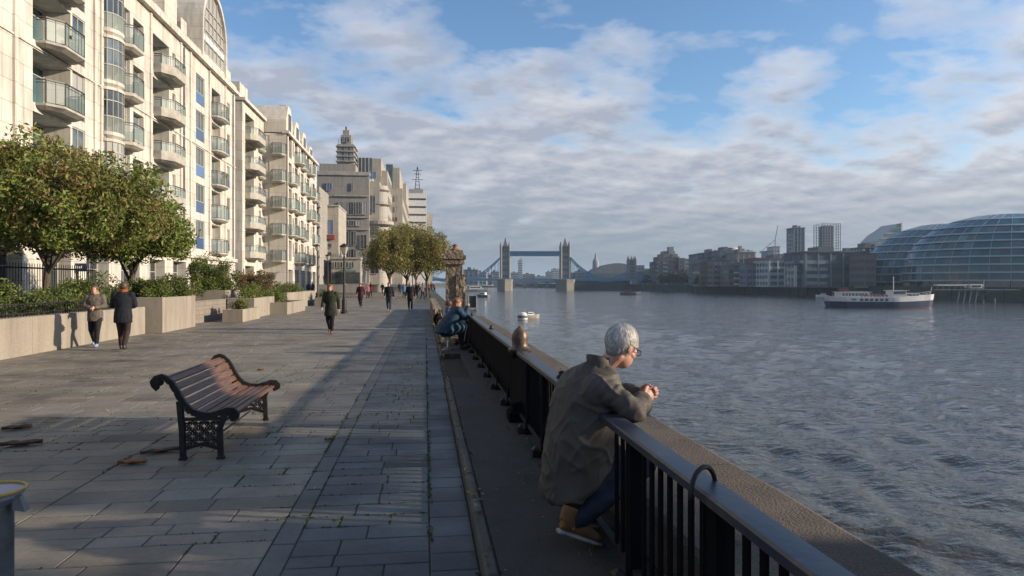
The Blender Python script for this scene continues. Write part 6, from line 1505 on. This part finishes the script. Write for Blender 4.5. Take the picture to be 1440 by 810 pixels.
b.ell(H(-.012, 0, .025), hF*.105*hS, hR*.080*hS, hU*.108*hS, 24, 16); b.ell(H(.03, 0, -.055), hF*.068*hS, hR*.058*hS, hU*.075*hS, 20, 12)
b.ell(H(.062, 0, -.095), hF*.026*hS, hR*.026*hS, hU*.02*hS); b.ell(H(.104, 0, -.012), hF*.020*hS, hR*.013*hS, hU*.026*hS); b.ell(H(.088, 0, -.058), hF*.015*hS, hR*.026*hS, hU*.008*hS)
b.ell(H(.080, 0, .035), hF*.022*hS, hR*.05*hS, hU*.014*hS)
for sg_ in (1, -1):
    b.ell(H(-.008, .083*sg_, -.008), hF*.020*hS, hR*.011*hS, hU*.034*hS); b.ell(H(.055, .04*sg_, -.03), hF*.025*hS, hR*.022*hS, hU*.022*hS)
for a_, e_, w_ in ((shR, elR, wrR), (shL, elL, wrL)): b.capsule(a_, e_, .048, .04); b.capsule(e_, w_, .038, .030)
for h_, k_, a_ in ((hipR, knR, anR), (hipL, knL, anL)): b.capsule(h_, k_, .08, .06); b.capsule(k_, a_, .055, .04)
# hands: palms facing each other, fingers interlaced
for wr, sgn in ((wrR, 1), (wrL, -1)):
    mid = Vector((1.435, 4.255, 1.035)); d = (mid-wr); d = Vector((d.x, d.y*.55, d.z)).normalized(); n_ = Vector((0, -sgn, 0)); n_ = (n_-d*n_.dot(d)).normalized(); u = d.cross(n_)*(1 if sgn > 0 else -1)
    if u.z < 0: u = -u
    pc_ = wr+d*.055; b.ell(pc_, d*.052, n_*.019, u*.043, 14, 10); b.capsule(wr-d*.01, wr+d*.03, .028, .026)
    for f in range(4):
        base = pc_+d*.036+u*(.030-.0195*f); ln_ = (.036, .041, .039, .030)[f]
        k1 = base+d*ln_-n_*.008; k2 = k1+d*ln_*.30-n_*.026+u*.002; k3 = k2-d*ln_*.30-n_*.018
        b.capsule(base, k1, .0098, .0092, 10); b.capsule(k1, k2, .0092, .0085, 10); b.capsule(k2, k3, .0082, .0072, 10)
    tb = pc_-d*.015+u*.036; b.capsule(tb, tb+d*.032+u*.016-n_*.006, .0125, .0105, 10); b.capsule(tb+d*.032+u*.016-n_*.006, tb+d*.058+u*.014-n_*.014, .0100, .0082, 10)
blob('body', b, .0045, M['skin'], om, 2)
for sg_ in (1, -1):
    e = MB(); e.ell(H(.077, .031*sg_, .002), hF*.012, hR*.013, hU*.012, 12, 8); e.build('eye', mat('eye_white', (.6,.58,.55), .2), om, True)
# glasses
g = MB()
for sg_ in (1, -1):
    g.tube([H(.108, (.034+.024*cos(a))*sg_, .002+.019*sin(a)) for a in np.linspace(0, 2*pi, 17)], .0022, 6, cap=False)
    g.tube([H(.107, .058*sg_, .010), H(.06, .082*sg_, .010), H(-.005, .090*sg_, .012), H(-.025, .088*sg_, -.008)], .0026, 6)
g.tube([H(.109, .010, .004), H(.112, 0, .008), H(.109, -.010, .004)], .002, 6); g.build('glasses', M['black'], om, True)
# hair: cap plus strands
hm_ = mat('silver_hair', (.26,.25,.24), .6, col2=(.16,.155,.15), ns=55, stretch=(1,1,.25), spec=.5)
hc_ = MB(); hc_.ell(H(-.022, 0, .038), hF*.105*hS, hR*.086*hS, hU*.102*hS, 28, 18); hc_.ell(H(-.058, 0, -.025), hF*.050*hS, hR*.068*hS, hU*.068*hS, 20, 12)
hair = blob('hair', hc_, .006, hm_, om, 3, disp=lambda p: .004*noise.noise(p*40))
M['strand'] = mat('silver_strand', (.66,.64,.61), .45, tint=True, spec=.6)
hv, hf, ht = [], [], []; off = root_loc(om); rr = random.Random(4)
EC, EA = (-.022, 0, .036), (.106, .088, .104)
def scalp(d, k): return H(EC[0]+d.x*EA[0]*k, EC[1]+d.y*EA[1]*k, EC[2]+d.z*EA[2]*k)
for i in range(5200):
    th = rr.uniform(0, 2*pi); cz_ = rr.uniform(-.86, 1); sn = sqrt(1-cz_*cz_); d = Vector((sn*cos(th), sn*sin(th), cz_))
    if d.x > .60 and d.z < .40: continue
    if d.x > .28 and d.z < -.05: continue
    flow = d-Vector((-.35, .05, .93)); flow = flow-d*flow.dot(d); flow = flow.normalized() if flow.length > .08 else Vector((1, 0, 0))
    jit = noise.noise(d*5+Vector((3, 0, 0)))*.7+rr.uniform(-.18, .18); sdv = d.cross(flow); flow = (flow+sdv*jit).normalized()
    L_ = rr.uniform(.30, .75)*(1.0 if d.z > -.1 else .55); stp = L_/5; up0 = rr.uniform(1.0, 1.05)+.09*max(0, noise.noise(d*6)); wd = rr.uniform(.0009, .0022)
    shd = (.80+.75*noise.noise(Vector((d.x*7, d.y*22, d.z*7)))+rr.uniform(-.2, .2)); shd = max(.35, shd); bi = len(hv); cur = d.copy()
    for q in range(6):
        t_ = q/5; pp = scalp(cur, up0+.03*sin(pi*t_)+(.025*t_ if rr.random() < .5 else -.01)); w_ = (hF*flow.cross(cur).x+hR*flow.cross(cur).y+hU*flow.cross(cur).z)*wd*(1-t_*.8)
        hv += [tuple(pp-w_-off), tuple(pp+w_-off)]; ht += [(shd, shd*.985, shd*.95, 1)]*2
        cur = (cur+flow*stp).normalized(); flow = (flow-cur*flow.dot(cur)+Vector((0, 0, -.04))).normalized(); flow = (flow-cur*flow.dot(cur)).normalized()
    hf += [(bi+2*q, bi+2*q+1, bi+2*q+3, bi+2*q+2) for q in range(5)]
tinted('strands', hv, hf, ht, M['strand'], parent=hair)
# jacket
j = MB()
j.loft([(Vector((.96,4.28,.485)), Fv*.182+UP*.13, Rv*.212), (Vector((.955,4.28,.52)), Fv*.21+UP*.125, Rv*.24), (Vector((.965,4.28,.63)), Fv*.205+UP*.075, Rv*.232), (Vector((.985,4.28,.76)), Fv*.202+UP*.03, Rv*.236), (Vector((1.005,4.28,.90)), Fv*.195, Rv*.242), (Vector((1.02,4.28,1.02)), Fv*.180, Rv*.25), (Vector((1.045,4.275,1.11)), Fv*.145, Rv*.235), (Vector((1.07,4.27,1.175)), Fv*.110, Rv*.175), (Vector((1.09,4.265,1.22)), Fv*.085, Rv*.105), (nk+Vector((-.02,0,-.01)), Fv*.072, Rv*.078)], 32)
for a_, e_, w_ in ((shR, elR, wrR), (shL, elL, wrL)):
    j.capsule(a_-UP*.015, e_, .084, .070, 18); j.capsule(e_, e_.lerp(w_, .86), .070, .054, 18)
    j.ell(a_.lerp(e_, -.05)+Vector((-.03,0,-.05)), Fv*.10, Rv*.085, UP*.12)
def wr_(p):
    v = p; a = noise.noise(Vector((v.x*4, v.y*4, v.z*2.4)))*.012+noise.noise(Vector((v.x*10, v.y*10, v.z*1.6+4)))*.009
    r_ = 1-abs(noise.noise(Vector((v.x*6+v.z*3.5, v.y*6-v.z*2.5, v.z*3+3)))*2.2); a += .013*max(0, r_)**4
    r_ = 1-abs(noise.noise(Vector((v.x*11-v.z*5, v.y*11+v.z*3, v.z*6+8)))*2.2); a += .007*max(0, r_)**3
    for el_, sh_ in ((elR, shR), (elL, shL)):
        dE = min((v-el_).length, (v-(el_.lerp(sh_, .5))).length*1.2)
        a += .009*sin((v-el_).length*85+noise.noise(v*7)*5)*max(0, 1-dE/.19)
    return a
jk = blob('jacket', j, .0085, M['jacket'], om, 9, disp=wr_)
c_ = MB(); rg = []                                         # stand up collar
for rr_, zz in ((.092, -.045), (.084, .005), (.086, .040), (.076, .044), (.072, .01), (.072, -.03)):
    row = []
    for i in range(24):
        a = -pi*.80+2*pi*.80*i/23; d = -Fv*cos(a)+Rv*sin(a); row.append(nk+Vector((-.02, 0, 0))+d*rr_*(1+.15*max(0,-cos(a)))+UP*(zz-.018*(1-cos(a))*.5+.012*cos(a)))
    rg.append(row)
c_.rings(rg, cap=False, closed=False); c_.rings([rg[-1], rg[0]], cap=False, closed=False); cl = c_.build('collar', M['jacket'], jk, True)
# seams, pocket flap, cuffs
def onj(a, z, k=1.0):                                       # approx. point on the back surface
    cxp = pel.lerp(chs, max(0, min(1.1, (z-pel.z)/(chs.z-pel.z)))); return cxp+Fv*cos(a)*.22*k+Rv*sin(a)*.255*k+UP*(z-cxp.z)
for wr, el in ((wrR, elR), (wrL, elL)):
    s = MB()
    d = (wr-el).normalized(); p0 = el.lerp(wr, .84)
    s.tube([p0, p0+d*.012, p0+d*.035, p0+d*.045], [.052, .060, .058, .048], 16); s.build('cuff', M['jacket'], jk, True)

# trousers and shoes
t = MB()
for h_, k_, a_ in ((hipR, knR, anR), (hipL, knL, anL)):
    t.capsule(h_, k_, .105, .080, 16); t.capsule(k_, k_.lerp(a_, .93), .080, .062, 16)
t.ell(pel-UP*.04, Fv*.16, Rv*.19, UP*.13)
blob('trousers', t, .010, M['jeans'], om, 3, disp=lambda p: .006*noise.noise(Vector((p.x*14, p.y*14, p.z*20)))+.004*sin(p.x*60+noise.noise(p*6)*4)*max(0, 1-abs(p.x-.97)/.12))
def shoe(heel, toe, par):
    d = (toe-heel); L_ = d.length; d.normalize(); sd_ = d.cross(UP).normalized(); u = sd_.cross(d)
    s = MB(); s.loft([(heel+d*(L_*t_)+u*(.012+h_), sd_*w__, u*hh) for t_, h_, w__, hh in ((.0,.045,.026,.04),(.06,.055,.038,.055),(.22,.065,.043,.066),(.40,.055,.045,.056),(.60,.035,.050,.040),(.80,.025,.053,.031),(.94,.020,.042,.024),(1.0,.018,.020,.012))], 18)
    s.loft([(heel+d*L_*.10+u*.07, sd_*.042, d*.052), (heel+d*L_*.09+u*.135, sd_*.044, d*.055), (heel+d*L_*.08+u*.16, sd_*.04, d*.05)], 16)
    o = blob('shoe', s, .006, M['boot'], par, 2)
    s = MB(); s.loft([(heel+d*(L_*t_)+u*.003, sd_*w__, u*.016) for t_, w__ in ((-.02,.03),(.05,.043),(.3,.046),(.6,.054),(.82,.056),(.97,.044),(1.03,.02))], 16)
    blob('sole', s, .006, M['sole'], o, 1)
    s = MB()
    for i in range(5):
        p = heel+d*L_*(.40+.065*i)+u*(.108-.013*i); s.tube([p-sd_*.03, p+u*.008, p+sd_*.03], .0035, 6)
    s.build('lace', M['leafbrown'], o, True)
shoe(Vector((.80, 4.06, .245)), Vector((1.075, 4.13, .128)), om)
shoe(Vector((.92, 4.36, .20)), Vector((1.17, 4.44, .128)), om)

# ------------------------------------------------------------------ air
hm = bpy.data.materials.new('haze'); hm.use_nodes = True; t = hm.node_tree; t.nodes.clear()
pv = t.nodes.new('ShaderNodeVolumePrincipled'); pv.inputs['Density'].default_value = .00016; pv.inputs['Color'].default_value = (.62,.82,1,1); pv.inputs['Anisotropy'].default_value = .2
ot = t.nodes.new('ShaderNodeOutputMaterial'); t.links.new(pv.outputs[0], ot.inputs['Volume'])
s = MB(); s.box(-7000, 7000, -7000, 9500, -14, 95); hz_ = s.build('haze', hm); hz_['kind'] = 'stuff'; hz_['label'] = 'thin pale haze over the river and city'; hz_['category'] = 'haze'
